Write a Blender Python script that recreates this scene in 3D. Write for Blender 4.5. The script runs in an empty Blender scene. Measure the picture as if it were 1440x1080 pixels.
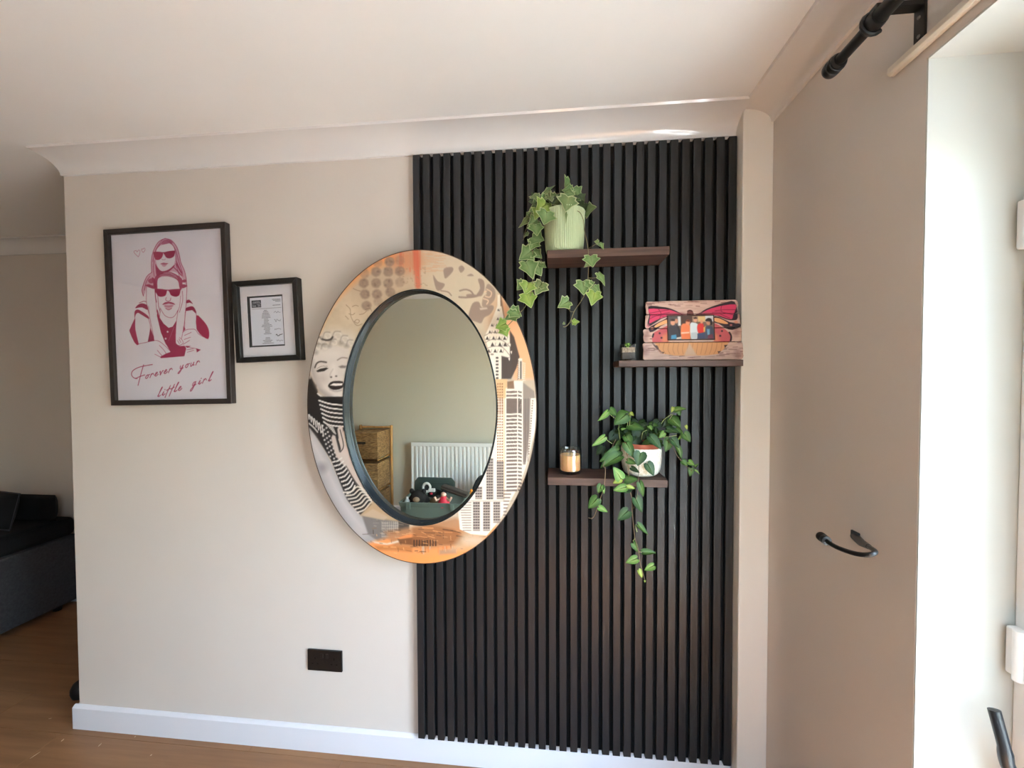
import bpy, bmesh, math, random
import numpy as np
from mathutils import Matrix, Vector, Euler

random.seed(7)
rng = np.random.default_rng(7)
C = bpy.context.scene.collection
scene = bpy.context.scene

# ------------------------------------------------------------------ camera
CAM = Vector((0.5448, -1.6063, 1.5612))
FPX = 585.7                                   # focal length in pixels of the 1440 px wide frame
YAW, PITCH, ROLL = -0.10325, -0.0249, -0.00366
_f = Vector((math.sin(YAW)*math.cos(PITCH), math.cos(YAW)*math.cos(PITCH), math.sin(PITCH)))
_r0 = Vector((math.cos(YAW), -math.sin(YAW), 0)); _u0 = _r0.cross(_f)
_r = math.cos(ROLL)*_r0 + math.sin(ROLL)*_u0
_u = -math.sin(ROLL)*_r0 + math.cos(ROLL)*_u0
cam = bpy.data.cameras.new('camera'); cam.sensor_fit = 'HORIZONTAL'; cam.sensor_width = 36
cam.lens = FPX/1440*36; cam.clip_start = 0.02
camo = bpy.data.objects.new('camera', cam); C.objects.link(camo)
camo.matrix_world = Matrix(((_r.x, _u.x, -_f.x, CAM.x), (_r.y, _u.y, -_f.y, CAM.y), (_r.z, _u.z, -_f.z, CAM.z), (0, 0, 0, 1)))
scene.camera = camo

def at(px, py, **k):
    """point of the room seen at a photo pixel, on the plane x=, y= or z="""
    d = _f + _r*((px-720)/FPX) + _u*((540-py)/FPX)
    (a, v), = k.items(); i = 'xyz'.index(a)
    return CAM + d*((v-CAM[i])/d[i])

# ------------------------------------------------------------------ world, sun, exposure
w = bpy.data.worlds.new('world'); scene.world = w; w.use_nodes = True
nt = w.node_tree; nt.nodes.clear()
sky = nt.nodes.new('ShaderNodeTexSky'); sky.sky_type = 'NISHITA'; sky.sun_disc = False
sky.sun_elevation = math.radians(58); sky.sun_rotation = math.radians(80); sky.air_density = 1.0; sky.dust_density = 2.5; sky.ozone_density = 1.0
bg = nt.nodes.new('ShaderNodeBackground'); bg.inputs['Strength'].default_value = 1.2
ow = nt.nodes.new('ShaderNodeOutputWorld')
nt.links.new(sky.outputs[0], bg.inputs[0]); nt.links.new(bg.outputs[0], ow.inputs[0])
sun = bpy.data.lights.new('sun', 'SUN'); sun.energy = 16.0; sun.angle = math.radians(0.6); sun.color = (1, .97, .95)
suno = bpy.data.objects.new('sun', sun); C.objects.link(suno)
_sd = Vector((-math.cos(math.radians(60)), -0.42, -math.sin(math.radians(60)))).normalized()   # travels into the room
suno.rotation_euler = _sd.to_track_quat('-Z', 'Y').to_euler()
suno.location = (4, 0, 5)
vs = scene.view_settings
vs.view_transform = 'Standard'; vs.look = 'None'; vs.gamma = 1; vs.use_curve_mapping = False
vs.exposure = 2.27
try:
    scene.cycles.use_denoising = True
    scene.cycles.max_bounces = 14; scene.cycles.diffuse_bounces = 8; scene.cycles.transparent_max_bounces = 12
except Exception:
    pass

# ------------------------------------------------------------------ dimensions
H = 2.479; XL = -1.5595; XR = 1.294; CD = 0.1275; CH = 0.064
YF = 0.92; YO = -2.92; XW = -3.75
DY0, DY1, DZ = -0.6685, -1.95, 2.193          # door opening in the right wall
XD = 1.475                                    # room face of the door frame
BASE = 0.104
WX0, WX1, WZ0, WZ1 = .62, 1.20, .92, 2.16        # window in the opposite wall, behind the camera

# ------------------------------------------------------------------ materials
def lin(c):
    return tuple((x/12.92 if x <= .04045 else ((x+.055)/1.055)**2.4) for x in (v/255 for v in c))
MATS = {}
def mat(name, col=(128, 128, 128), rough=.6, metal=0, noise=None, bump=None, spec=.5, attr=None, coat=0, trans=0, sss=0, rnd=False):
    """noise=(scale xyz, second colour, detail) ; bump=(scale xyz, strength)"""
    if name in MATS: return MATS[name]
    m = bpy.data.materials.new(name); m.use_nodes = True; N = m.node_tree.nodes; L = m.node_tree.links
    b = N['Principled BSDF']
    b.inputs['Base Color'].default_value = (*lin(col), 1); b.inputs['Roughness'].default_value = rough
    b.inputs['Metallic'].default_value = metal; b.inputs['Specular IOR Level'].default_value = spec
    if coat: b.inputs['Coat Weight'].default_value = coat; b.inputs['Coat Roughness'].default_value = .1
    if sss:
        b.inputs['Subsurface Weight'].default_value = sss; b.inputs['Subsurface Scale'].default_value = .02
    def noisetex(sc, det):
        tc = N.new('ShaderNodeTexCoord'); mp = N.new('ShaderNodeMapping'); t = N.new('ShaderNodeTexNoise')
        mp.inputs['Scale'].default_value = sc; t.inputs['Scale'].default_value = 1; t.inputs['Detail'].default_value = det
        if rnd:                                              # every piece gets its own stretch of grain
            oi = N.new('ShaderNodeObjectInfo'); mu = N.new('ShaderNodeMath'); mu.operation = 'MULTIPLY'; mu.inputs[1].default_value = 37
            ad = N.new('ShaderNodeVectorMath'); ad.operation = 'ADD'
            L.new(oi.outputs['Random'], mu.inputs[0]); L.new(tc.outputs['Object'], ad.inputs[0]); L.new(mu.outputs[0], ad.inputs[1]); L.new(ad.outputs[0], mp.inputs[0])
        else:
            L.new(tc.outputs['Object'], mp.inputs[0])
        L.new(mp.outputs[0], t.inputs[0]); return t
    if attr:
        a = N.new('ShaderNodeAttribute'); a.attribute_name = attr; L.new(a.outputs['Color'], b.inputs['Base Color'])
    if noise:
        t = noisetex(noise[0], noise[2] if len(noise) > 2 else 4)
        r = N.new('ShaderNodeValToRGB'); r.color_ramp.elements[0].position = .3; r.color_ramp.elements[1].position = .7
        r.color_ramp.elements[0].color = (*lin(col), 1); r.color_ramp.elements[1].color = (*lin(noise[1]), 1)
        L.new(t.outputs['Fac'], r.inputs[0]); L.new(r.outputs[0], b.inputs['Base Color'])
    if bump:
        t = noisetex(bump[0], 4); bp = N.new('ShaderNodeBump'); bp.inputs['Strength'].default_value = bump[1]; bp.inputs['Distance'].default_value = .002
        L.new(t.outputs['Fac'], bp.inputs['Height']); L.new(bp.outputs[0], b.inputs['Normal'])
    MATS[name] = m; return m
def glassmat(name, tint=(250, 252, 251), ior=1.45, rough=.0):
    if name in MATS: return MATS[name]
    m = bpy.data.materials.new(name); m.use_nodes = True; N = m.node_tree.nodes; L = m.node_tree.links
    N.remove(N['Principled BSDF'])
    tr = N.new('ShaderNodeBsdfTransparent'); tr.inputs[0].default_value = (*lin(tint), 1)
    gl = N.new('ShaderNodeBsdfGlossy'); gl.inputs['Roughness'].default_value = rough
    lw = N.new('ShaderNodeLayerWeight'); lw.inputs[0].default_value = .5; mx = N.new('ShaderNodeMixShader')
    pw = N.new('ShaderNodeMath'); pw.operation = 'POWER'; pw.inputs[1].default_value = 5          # Schlick, the same from both sides of a thin pane
    ma = N.new('ShaderNodeMath'); ma.operation = 'MULTIPLY_ADD'; f0 = ((ior-1)/(ior+1))**2; ma.inputs[1].default_value = 1-f0; ma.inputs[2].default_value = f0
    L.new(lw.outputs['Facing'], pw.inputs[0]); L.new(pw.outputs[0], ma.inputs[0]); L.new(ma.outputs[0], mx.inputs[0]); L.new(tr.outputs[0], mx.inputs[1]); L.new(gl.outputs[0], mx.inputs[2])
    L.new(mx.outputs[0], N['Material Output'].inputs[0]); MATS[name] = m; return m

M_WALL = mat('wall_paint', (214, 205, 197), .75, noise=((1.3, 1.3, 1.3), (209, 199, 191)), bump=((90, 90, 90), .12))
M_WALL_SKYTINT = mat('wall_paint_sky_tint', (204, 199, 183), .8, bump=((90, 90, 90), .1))  # same beige paint, greenish cast of the sky light put into the colour
M_CEIL = mat('ceiling_paint', (242, 240, 239), .6, noise=((2, 2, 2), (238, 236, 234)), bump=((60, 60, 60), .1))
M_COVE = mat('coving_gloss', (230, 226, 225), .09, spec=1.0, bump=((14, 30, 30), .03))
M_TRIM = mat('trim_gloss', (226, 226, 232), .3, bump=((20, 60, 60), .1))
M_BOX = mat('boxing_paint', (236, 232, 225), .5, bump=((30, 30, 12), .2))
M_REVEAL = mat('reveal_paint', (198, 199, 194), .5, bump=((40, 40, 40), .2))
M_SLAT = mat('slat_black', (26, 28, 31), .34, noise=((60, 60, 3), (34, 35, 38), 6), bump=((300, 60, 6), .25), rnd=True)
M_FELT = mat('felt_black', (12, 12, 13), .95)
M_SHELF = mat('walnut', (60, 41, 34), .5, noise=((4, 60, 60), (100, 73, 61), 6), bump=((6, 120, 120), .15), rnd=True)
M_BLACK = mat('black_satin', (18, 17, 17), .4)
M_FRAMEB = mat('frame_brown_black', (42, 34, 32), .45, bump=((40, 40, 40), .05))
M_FRAMEK = mat('frame_black', (14, 13, 14), .4)
M_RIM = mat('mirror_rim_navy', (24, 31, 37), .26, spec=.22)
M_EDGE = mat('mirror_edge', (70, 55, 45), .5)
M_MIRROR = mat('mirror_silver', (226, 230, 222), .0, metal=1)
M_PRINT = mat('print', rough=.55, attr='Col', spec=.3)
M_ARTGLOSS = mat('print_gloss', rough=.3, attr='Col', spec=.4)
M_PAPER = mat('mount_card', (226, 222, 226), .8)
M_PANE = glassmat('picture_glazing', (250, 250, 251))
M_GLASS = glassmat('window_glass', (245, 250, 248))
M_TUMBLER = glassmat('tumbler_glass', (252, 253, 252), 2.0)
M_WAX = mat('wax_peach', (248, 188, 126), .45, sss=.4)
M_WICK = mat('wick', (30, 26, 22), .9)
M_SAGE = mat('sage_pot', (178, 192, 152), .4)
M_WHITEPOT = mat('white_glaze', (248, 247, 240), .3, bump=((90, 90, 60), 1.0), noise=((150, 150, 90), (216, 208, 182), 2))
M_TERRA = mat('terracotta', (176, 92, 66), .8, bump=((50, 50, 50), .2))
M_SOIL = mat('soil', (38, 28, 22), .95, bump=((80, 80, 80), 1.0))
M_VINE = mat('vine_stem', (120, 110, 78), .7)
M_IVY = mat('ivy_leaf', spec=.3, rough=.5, attr='Col', bump=((60, 60, 60), .2))
M_HEART = mat('heart_leaf', rough=.42, attr='Col', bump=((40, 40, 40), .2), spec=.3)
M_UPVC = mat('white_upvc', (238, 239, 240), .3)
M_FLOOR = mat('laminate_oak', (158, 116, 80), .38, noise=((2.2, 26, 26), (132, 93, 61), 6), bump=((4, 60, 60), .06), rnd=True)
M_PATIO = mat('patio_slab', (134, 136, 136), .9, noise=((3, 3, 3), (122, 122, 120)))

# ------------------------------------------------------------------ mesh helpers
class MB:
    def __init__(s): s.v = []; s.f = []
    def add(s, vs, fs):
        n = len(s.v); s.v += [tuple(p) for p in vs]; s.f += [tuple(i+n for i in f) for f in fs]; return s
    def box(s, x0, x1, y0, y1, z0, z1):
        return s.add([(x, y, z) for z in (z0, z1) for y in (y0, y1) for x in (x0, x1)],
                     [(0, 2, 3, 1), (4, 5, 7, 6), (0, 1, 5, 4), (2, 6, 7, 3), (0, 4, 6, 2), (1, 3, 7, 5)])
    def prism(s, prof, a, b, axis='x'):
        """2-D profile extruded along an axis; profile is (y,z) for x, (x,z) for y, (x,y) for z"""
        n = len(prof)
        def P(q, t): return {'x': (t, q[0], q[1]), 'y': (q[0], t, q[1]), 'z': (q[0], q[1], t)}[axis]
        vs = [P(q, a) for q in prof]+[P(q, b) for q in prof]
        fs = [(i, (i+1) % n, n+(i+1) % n, n+i) for i in range(n)]+[tuple(range(n))[::-1], tuple(range(n, 2*n))]
        return s.add(vs, fs)
    def tube(s, pts, rad, n=8, cap=True):
        pts = [Vector(p) for p in pts]; rads = rad if isinstance(rad, (list, tuple)) else [rad]*len(pts)
        vs = []; prev = None
        for i, p in enumerate(pts):
            t = (pts[min(i+1, len(pts)-1)]-pts[max(i-1, 0)]).normalized()
            if prev is None:
                a = Vector((0, 0, 1)) if abs(t.z) < .9 else Vector((1, 0, 0)); prev = t.cross(a).normalized()
            prev = (prev-t*prev.dot(t)).normalized(); q = t.cross(prev)
            vs += [p+(prev*math.cos(2*math.pi*k/n)+q*math.sin(2*math.pi*k/n))*rads[i] for k in range(n)]
        fs = [(i*n+k, i*n+(k+1) % n, (i+1)*n+(k+1) % n, (i+1)*n+k) for i in range(len(pts)-1) for k in range(n)]
        if cap: fs += [tuple(range(n))[::-1], tuple(range((len(pts)-1)*n, len(pts)*n))]
        return s.add(vs, fs)
    def lathe(s, prof, n=48, c=(0, 0, 0), ribs=0, amp=0, axis='z'):
        vs = []
        for r, z in prof:
            for k in range(n):
                a = 2*math.pi*k/n; rr = r*(1+(amp*math.cos(ribs*a) if ribs and r > .01 else 0))
                q = (rr*math.cos(a), rr*math.sin(a), z)
                if axis == 'y': q = (q[0], q[2], q[1])
                if axis == 'x': q = (q[2], q[0], q[1])
                vs.append((c[0]+q[0], c[1]+q[1], c[2]+q[2]))
        m = len(prof)
        fs = [(i*n+k, i*n+(k+1) % n, (i+1)*n+(k+1) % n, (i+1)*n+k) for i in range(m-1) for k in range(n)]
        if prof[0][0] > 1e-6: fs.append(tuple(range(n))[::-1])
        if prof[-1][0] > 1e-6: fs.append(tuple(range((m-1)*n, m*n)))
        return s.add(vs, fs)
    def mesh(s, name, material, bevel=0, smooth=False, seg=2):
        me = bpy.data.meshes.new(name); me.from_pydata(s.v, [], s.f)
        bm = bmesh.new(); bm.from_mesh(me)
        bmesh.ops.remove_doubles(bm, verts=bm.verts, dist=1e-6)
        bmesh.ops.recalc_face_normals(bm, faces=bm.faces)
        if bevel:
            ed = [e for e in bm.edges if len(e.link_faces) == 2 and e.calc_face_angle(0) > .6]
            bmesh.ops.bevel(bm, geom=ed, offset=bevel, segments=seg, affect='EDGES', profile=.5)
        if smooth:
            for f in bm.faces: f.smooth = True
            for e in bm.edges:
                if len(e.link_faces) == 2 and e.calc_face_angle(0) > .7: e.smooth = False
        bm.to_mesh(me); bm.free(); me.materials.append(material); return me
    def build(s, name, material, parent=None, loc=None, bevel=0, smooth=False, seg=2):
        return obj(name, s.mesh(name, material, bevel, smooth, seg), parent, loc)
def obj(name, me, parent=None, loc=None):
    o = bpy.data.objects.new(name, me); C.objects.link(o)
    if loc is not None: o.location = loc
    if parent is not None: o.parent = parent
    return o
def thing(name, loc, label, cat, group=None):
    o = bpy.data.objects.new(name, None); C.objects.link(o); o.location = loc; o.empty_display_size = .05
    return tag(o, label, cat, group)
def tag(o, label, cat, group=None):
    o['label'] = label; o['category'] = cat
    if group: o['group'] = group
    return o
def struct(name, mb, m, label=None, bevel=0, smooth=False):
    o = mb.build(name, m, None, None, bevel, smooth); o['kind'] = 'structure'
    if label: o['label'] = label
    return o
def crv(pts, k=6, closed=False):
    """Catmull-Rom through 2-D or 3-D points"""
    P = [np.array(p, float) for p in pts]; n = len(P); out = []
    rngi = range(n) if closed else range(n-1)
    for i in rngi:
        g = (lambda j: P[j % n]) if closed else (lambda j: P[max(0, min(n-1, j))])
        p0, p1, p2, p3 = g(i-1), g(i), g(i+1), g(i+2)
        for t in np.arange(k)/k:
            out.append(.5*((2*p1)+(-p0+p2)*t+(2*p0-5*p1+4*p2-p3)*t*t+(-p0+3*p1-3*p2+p3)*t**3))
    if not closed: out.append(P[-1])
    return out

# ------------------------------------------------------------------ printed artwork: a small colour raster, sampled onto fine meshes
class Canvas:
    def __init__(s, u0, u1, v0, v1, res, base, mp):
        s.u = np.arange(u0, u1, 1/res); s.v = np.arange(v0, v1, 1/res); s.res = res; s.mp = mp
        s.a = np.empty((len(s.v), len(s.u), 3)); s.a[:] = np.array(base, float)
    def _pts(s, pts, m=None): 
        m = m or s.mp
        return np.array([m(*p) for p in pts], float)
    def _win(s, P, mg):
        i0, i1 = np.searchsorted(s.u, [P[:, 0].min()-mg, P[:, 0].max()+mg]); j0, j1 = np.searchsorted(s.v, [P[:, 1].min()-mg, P[:, 1].max()+mg])
        if i1 <= i0 or j1 <= j0: return None
        return slice(j0, j1), slice(i0, i1), *np.meshgrid(s.u[i0:i1], s.v[j0:j1])
    @staticmethod
    def _segd(X, Y, A, B):
        d = B-A; t = ((X-A[0])*d[0]+(Y-A[1])*d[1])/max(d@d, 1e-12); t = np.clip(t, 0, 1)
        return np.hypot(X-A[0]-t*d[0], Y-A[1]-t*d[1])
    def _mix(s, js, is_, cov, col, al):
        c = (cov*al)[..., None]; s.a[js, is_] = s.a[js, is_]*(1-c)+np.array(col, float)*c
    def stroke(s, pts, wd, col, al=1, soft=None, m=None, k=0):
        """width and softness in photo pixels"""
        if k: pts = crv(pts, k)
        P = s._pts(pts, m); wd = wd/364; soft = (soft/364 if soft else 1.2/s.res)
        wn = s._win(P, wd/2+soft)
        if wn is None: return
        js, is_, X, Y = wn; D = np.full(X.shape, 9.)
        for A, B in zip(P[:-1], P[1:]): D = np.minimum(D, s._segd(X, Y, A, B))
        s._mix(js, is_, np.clip(.5+(wd/2-D)/soft, 0, 1), col, al)
    def poly(s, pts, col, al=1, soft=None, m=None, k=0):
        if k: pts = crv(pts, k, True)
        P = s._pts(pts, m); soft = (soft/364 if soft else 1.2/s.res)
        wn = s._win(P, soft)
        if wn is None: return
        js, is_, X, Y = wn; D = np.full(X.shape, 9.); ins = np.zeros(X.shape, bool)
        for A, B in zip(P, np.roll(P, -1, 0)):
            D = np.minimum(D, s._segd(X, Y, A, B))
            if A[1] != B[1]:
                c = ((A[1] > Y) != (B[1] > Y)) & (X < (B[0]-A[0])*(Y-A[1])/(B[1]-A[1])+A[0]); ins ^= c
        s._mix(js, is_, np.clip(.5+np.where(ins, D, -D)/soft, 0, 1), col, al)
    def dot(s, c, rx, ry, col, al=1, soft=None, m=None, rough=0):
        n = 20; pts = [(c[0]+rx*math.cos(2*math.pi*i/n)*(1+rough*rng.uniform(-1, 1)), c[1]+ry*math.sin(2*math.pi*i/n)*(1+rough*rng.uniform(-1, 1))) for i in range(n)]
        s.poly(pts, col, al, soft, m)
    def grain(s, cell, amp, aspect=(1, 1)):
        h, wd, _ = s.a.shape; cw = max(2, int(wd/s.res/cell*aspect[0])+2); ch = max(2, int(h/s.res/cell*aspect[1])+2)
        g = rng.normal(size=(ch, cw)); x = np.linspace(0, cw-1.001, wd); y = np.linspace(0, ch-1.001, h)
        xi, yi = x.astype(int), y.astype(int); fx, fy = x-xi, y-yi; fy = fy[:, None]
        n = (g[yi][:, xi]*(1-fx)+g[yi][:, xi+1]*fx)*(1-fy)+(g[yi+1][:, xi]*(1-fx)+g[yi+1][:, xi+1]*fx)*fy
        s.a = np.clip(s.a+n[..., None]*amp, 0, 255)
    def sample(s, U, V):
        x = np.clip((U-s.u[0])*s.res, 0, len(s.u)-1.001); y = np.clip((V-s.v[0])*s.res, 0, len(s.v)-1.001)
        xi, yi = x.astype(int), y.astype(int); fx, fy = (x-xi)[..., None], (y-yi)[..., None]; a = s.a
        c = (a[yi, xi]*(1-fx)+a[yi, xi+1]*fx)*(1-fy)+(a[yi+1, xi]*(1-fx)+a[yi+1, xi+1]*fx)*fy
        c = np.clip(c/255, 0, 1); return np.where(c <= .04045, c/12.92, ((c+.055)/1.055)**2.4)
def gridmesh(name, P, col, material, wrap=False):
    """P: (rows, cols, 3) vertex grid with per-vertex colour"""
    R_, K_ = P.shape[:2]; idx = np.arange(R_*K_).reshape(R_, K_)
    if wrap: idx = np.concatenate([idx, idx[:, :1]], 1)
    q = np.stack([idx[:-1, :-1], idx[:-1, 1:], idx[1:, 1:], idx[1:, :-1]], -1).reshape(-1, 4)
    me = bpy.data.meshes.new(name); me.vertices.add(R_*K_); me.vertices.foreach_set('co', P.reshape(-1).astype(np.float32))
    me.loops.add(q.size); me.loops.foreach_set('vertex_index', q.reshape(-1).astype(np.int32))
    me.polygons.add(len(q)); me.polygons.foreach_set('loop_start', (np.arange(len(q))*4).astype(np.int32))
    try: me.polygons.foreach_set('loop_total', np.full(len(q), 4, np.int32))
    except Exception: pass
    at_ = me.color_attributes.new('Col', 'FLOAT_COLOR', 'POINT')
    at_.data.foreach_set('color', np.concatenate([col.reshape(-1, 3), np.ones((R_*K_, 1))], 1).reshape(-1).astype(np.float32))
    me.update(calc_edges=True); me.validate(); me.materials.append(material); return me

# ================================================================== THE ROOM
floor = struct('floor', MB().box(XW, XD+.1, YO, YF, -.05, -.008), mat('underlay', (60, 42, 28), .9), 'brown wood laminate floor')
plank_len, plank_w = 1.285, .192
pm = MB().box(0, plank_len-.0012, 0, plank_w-.0012, -.0075, 0).mesh('plank', M_FLOOR, bevel=.0008, seg=1)
def half_plank(L):
    return MB().box(0, L-.0012, 0, plank_w-.0012, -.0075, 0).mesh('plank', M_FLOOR, bevel=.0008, seg=1)
row = 0; y = YF-plank_w
while y > YO-.05:
    x = XW; L = (plank_len, .46, .87)[row % 3]
    while x < XR-.01:
        L_ = min(L, XR+.16-x); me = pm if abs(L_-plank_len) < 1e-6 else half_plank(L_)
        obj('plank', me, floor, (x, max(y, YO), 0)); x += L_; L = plank_len
    y -= plank_w; row += 1
struct('ceiling', MB().box(XW-.1, XR+.3, YO-.1, YF+.1, H, H+.1), M_CEIL, 'off-white painted ceiling')
struct('wall_back', MB().box(XL, XR+.05, 0, .1, 0, H), M_WALL, 'beige painted feature wall', bevel=.003)
struct('wall_far', MB().box(XW-.1, XR, YF, YF+.1, 0, H), M_WALL, 'beige far wall of the recess at the left')
struct('wall_left', MB().box(XW-.1, XW, YO-.1, YF, 0, H), M_WALL, 'beige side wall at the far left')
struct('wall_opposite', MB().box(XW, WX0, YO-.25, YO, 0, H).box(WX1, XR+.27, YO-.25, YO, 0, H).box(WX0, WX1, YO-.25, YO, 0, WZ0).box(WX0, WX1, YO-.25, YO, WZ1, H), M_WALL_SKYTINT, 'beige painted wall seen in the mirror, greenish sky light in its colour')
wr = MB().box(XR, XR+.27, DY0+.004, YF+.1, 0, H).box(XR, XR+.27, DY1-.004, DY0+.004, DZ+.004, H).box(XR, XR+.27, YO, DY1-.004, 0, H)
struct('wall_right', wr, M_WALL, 'beige window-side wall')
rv = MB().box(XR+.0005, XR+.27, DY0, DY0+.004, 0, DZ).box(XR+.0005, XR+.27, DY1-.004, DY1, 0, DZ).box(XR+.0005, XR+.27, DY1, DY0, DZ, DZ+.004)
struct('trim_6', rv, M_REVEAL, 'white painted reveal around the glazed door')

def cove_profile(cd, ch):
    n = 12; pr = [(0, H), (0, H-ch)]
    for i in range(n+1):
        t = math.pi/2*i/n
        pr.append((-(.009+(cd-.014)*(1-math.cos(t))), H-ch+.001+(ch-.007)*math.sin(t)))
    pr.append((-cd, H)); return pr
pb = cove_profile(CD, CH)
struct('trim_1', MB().prism(pb, XL-.003, 1.197, 'x'), M_COVE, 'glossy white coving above the feature wall', smooth=True)
pr = cove_profile(.109, .055)
struct('trim_2', MB().prism([(XR+a, b) for a, b in pr], -.066, YO, 'y'), M_COVE, 'white coving above the window wall', smooth=True)
pf = cove_profile(.1, .09)
struct('trim_3', MB().prism([(YF+a, b) for a, b in pf], XW, XR, 'x'), M_COVE, 'white coving on the far recess wall', smooth=True)
struct('trim_4', MB().prism([(YO-a, b) for a, b in cove_profile(.12, .10)], XW, XR, 'x'), M_COVE, 'white coving above the opposite wall', smooth=True)
struct('trim_5', MB().box(1.1935, XR, -.068, .0, 0, H-.002), M_BOX, 'cream boxed-in pipe corner', bevel=.0035)
def base_profile(t=.016, h=BASE):
    return [(0, 0), (0, h), (-.004, h), (-.010, h-.004), (-t, h-.010), (-t, 0)]
struct('baseboard_back', MB().prism(base_profile(), XL-.016, 1.1935, 'x'), M_TRIM, 'white skirting board along the feature wall', bevel=.001)
struct('baseboard_end', MB().prism([(XL-a-.0, b) if False else (XL+a, b) for a, b in base_profile()], .0, .1, 'y'), M_TRIM, 'white skirting at the wall end')
struct('baseboard_right', MB().prism([(XR+a, b) for a, b in base_profile()], -.068, DY0+.001, 'y'), M_TRIM, 'white skirting on the window wall')
struct('baseboard_opposite', MB().prism([(YO-a, b) for a, b in base_profile()], XW, XR, 'x'), M_TRIM, 'white skirting on the opposite wall')
struct('baseboard_far', MB().prism([(YF+a, b) for a, b in base_profile()], XW, XR, 'x'), M_TRIM, 'white skirting on the far recess wall')

# glazed double door in the right wall
door = struct('door_1', MB().box(XD, XD+.07, DY0-.05, DY0, 0, DZ).box(XD, XD+.07, DY1, DY1+.05, 0, DZ)
              .box(XD, XD+.07, DY1+.05, DY0-.05, DZ-.05, DZ).box(XD, XD+.07, DY1+.05, DY0-.05, 0, .035), M_UPVC, 'white glazed double door', bevel=.004)
ym = (DY0+DY1)/2
for a, b in ((DY0-.052, ym+.001), (ym-.001, DY1+.052)):
    lf = MB().box(XD-.012, XD+.055, a-.085, a, .037, DZ-.052).box(XD-.012, XD+.055, b, b+.085, .037, DZ-.052)
    lf.box(XD-.012, XD+.055, b+.085, a-.085, .037, .16).box(XD-.012, XD+.055, b+.085, a-.085, DZ-.15, DZ-.052)
    leaf = lf.build('door_leaf', M_UPVC, door, bevel=.004)
    MB().box(XD+.015, XD+.035, b+.08, a-.08, .155, DZ-.145).build('pane', M_GLASS, leaf)
for z in (1.851, 1.0, .25):
    hb = MB().box(XD-.020, XD+.0, DY0-.056, DY0-.004, z-.048, z+.048).build('hinge', M_UPVC, door, bevel=.004)
    MB().lathe([(0, z-.052), (.009, z-.05), (.009, z+.05), (0, z+.052)], 14, (XD-.020, DY0-.030, 0)).build('hinge_pin', M_UPVC, hb, smooth=True)
hx = 1.395
tip, mid, low = at(1398, 998, x=hx), at(1412, 1050, x=hx+.004), at(1420, 1082, x=hx+.012)
spin = Vector((hx+.03, low.y-.03, low.z-.035)); root = Vector((XD-.012, spin.y-.008, spin.z-.006))
hm = MB().tube([tuple(p) for p in crv([tip, mid, low, spin, root], 5)], [.010]*6+[.0115]*8+[.0115]*7, 10)
hd = hm.build('handle', mat('handle_black', (34, 38, 42), .28), door, smooth=True); hd['label'] = 'black lever handle'
MB().box(XD-.020, XD-.0118, root.y-.018, root.y+.018, root.z-.13, root.z+.1).build('backplate', mat('handle_black'), hd, bevel=.003)
win = struct('window_1', MB().box(WX0, WX0+.05, YO-.18, YO-.12, WZ0, WZ1).box(WX1-.05, WX1, YO-.18, YO-.12, WZ0, WZ1).box(WX0+.05, WX1-.05, YO-.18, YO-.12, WZ0, WZ0+.05)
             .box(WX0+.05, WX1-.05, YO-.18, YO-.12, WZ1-.05, WZ1).box((WX0+WX1)/2-.03, (WX0+WX1)/2+.03, YO-.18, YO-.12, WZ0+.05, WZ1-.05), M_UPVC, 'white framed window behind the camera', bevel=.003)
for a, b in ((WX0+.05, (WX0+WX1)/2-.03), ((WX0+WX1)/2+.03, WX1-.05)):
    MB().box(a-.005, b+.005, YO-.155, YO-.145, WZ0+.045, WZ1-.045).build('pane', M_GLASS, win)
MB().box(WX0-.04, WX1+.04, YO-.12, YO+.03, WZ0-.025, WZ0-.001).build('window_sill', M_UPVC, win, bevel=.004)
wp = bpy.data.lights.new('window_portal', 'AREA'); wp.shape = 'RECTANGLE'; wp.size = WX1-WX0; wp.size_y = WZ1-WZ0
try: wp.cycles.is_portal = True
except Exception: wp.energy = 0
wo = bpy.data.objects.new('window_portal', wp); C.objects.link(wo); wo.location = ((WX0+WX1)/2, YO-.2, (WZ0+WZ1)/2)
wo.rotation_euler = Vector((0, 1, 0)).to_track_quat('-Z', 'Z').to_euler()
struct('patio', MB().box(XD+.12, 9, -9, 7, -.2, -.06).box(-7, XD+.12, -9, YO-.3, -.2, -.06), M_PATIO, 'pale paving outside the glazed door')
pl = bpy.data.lights.new('door_portal', 'AREA'); pl.shape = 'RECTANGLE'; pl.size = DY0-DY1; pl.size_y = DZ
try: pl.cycles.is_portal = True
except Exception: pl.energy = 0
po = bpy.data.objects.new('door_portal', pl); C.objects.link(po); po.location = (XD+.1, (DY0+DY1)/2, DZ/2)
po.rotation_euler = Vector((-1, 0, 0)).to_track_quat('-Z', 'Z').to_euler()

# ================================================================== slatted wall panels
ZB, ZT, SD = .1085, 2.4035, .030
slat_me = MB().box(0, .027, -SD, -.0092, ZB, ZT).mesh('slat', M_SLAT, bevel=.0012, seg=1)
for j, lab in enumerate(('black slatted wall panel, the half with the oval mirror over its left edge',
                         'black slatted wall panel, the half next to the cream corner boxing')):
    x0 = .0 if j == 0 else .601
    pn = thing('slat_panel', (x0, 0, 0), lab, 'wall panel')
    MB().box(0, .587 if j else .6005, -.009, -.0005, ZB, ZT).build('backing', M_FELT, pn)
    for i in range(15):
        obj('slat', slat_me, pn, (i*.04+(.0015 if j and i == 14 else 0), 0, 0))

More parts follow.
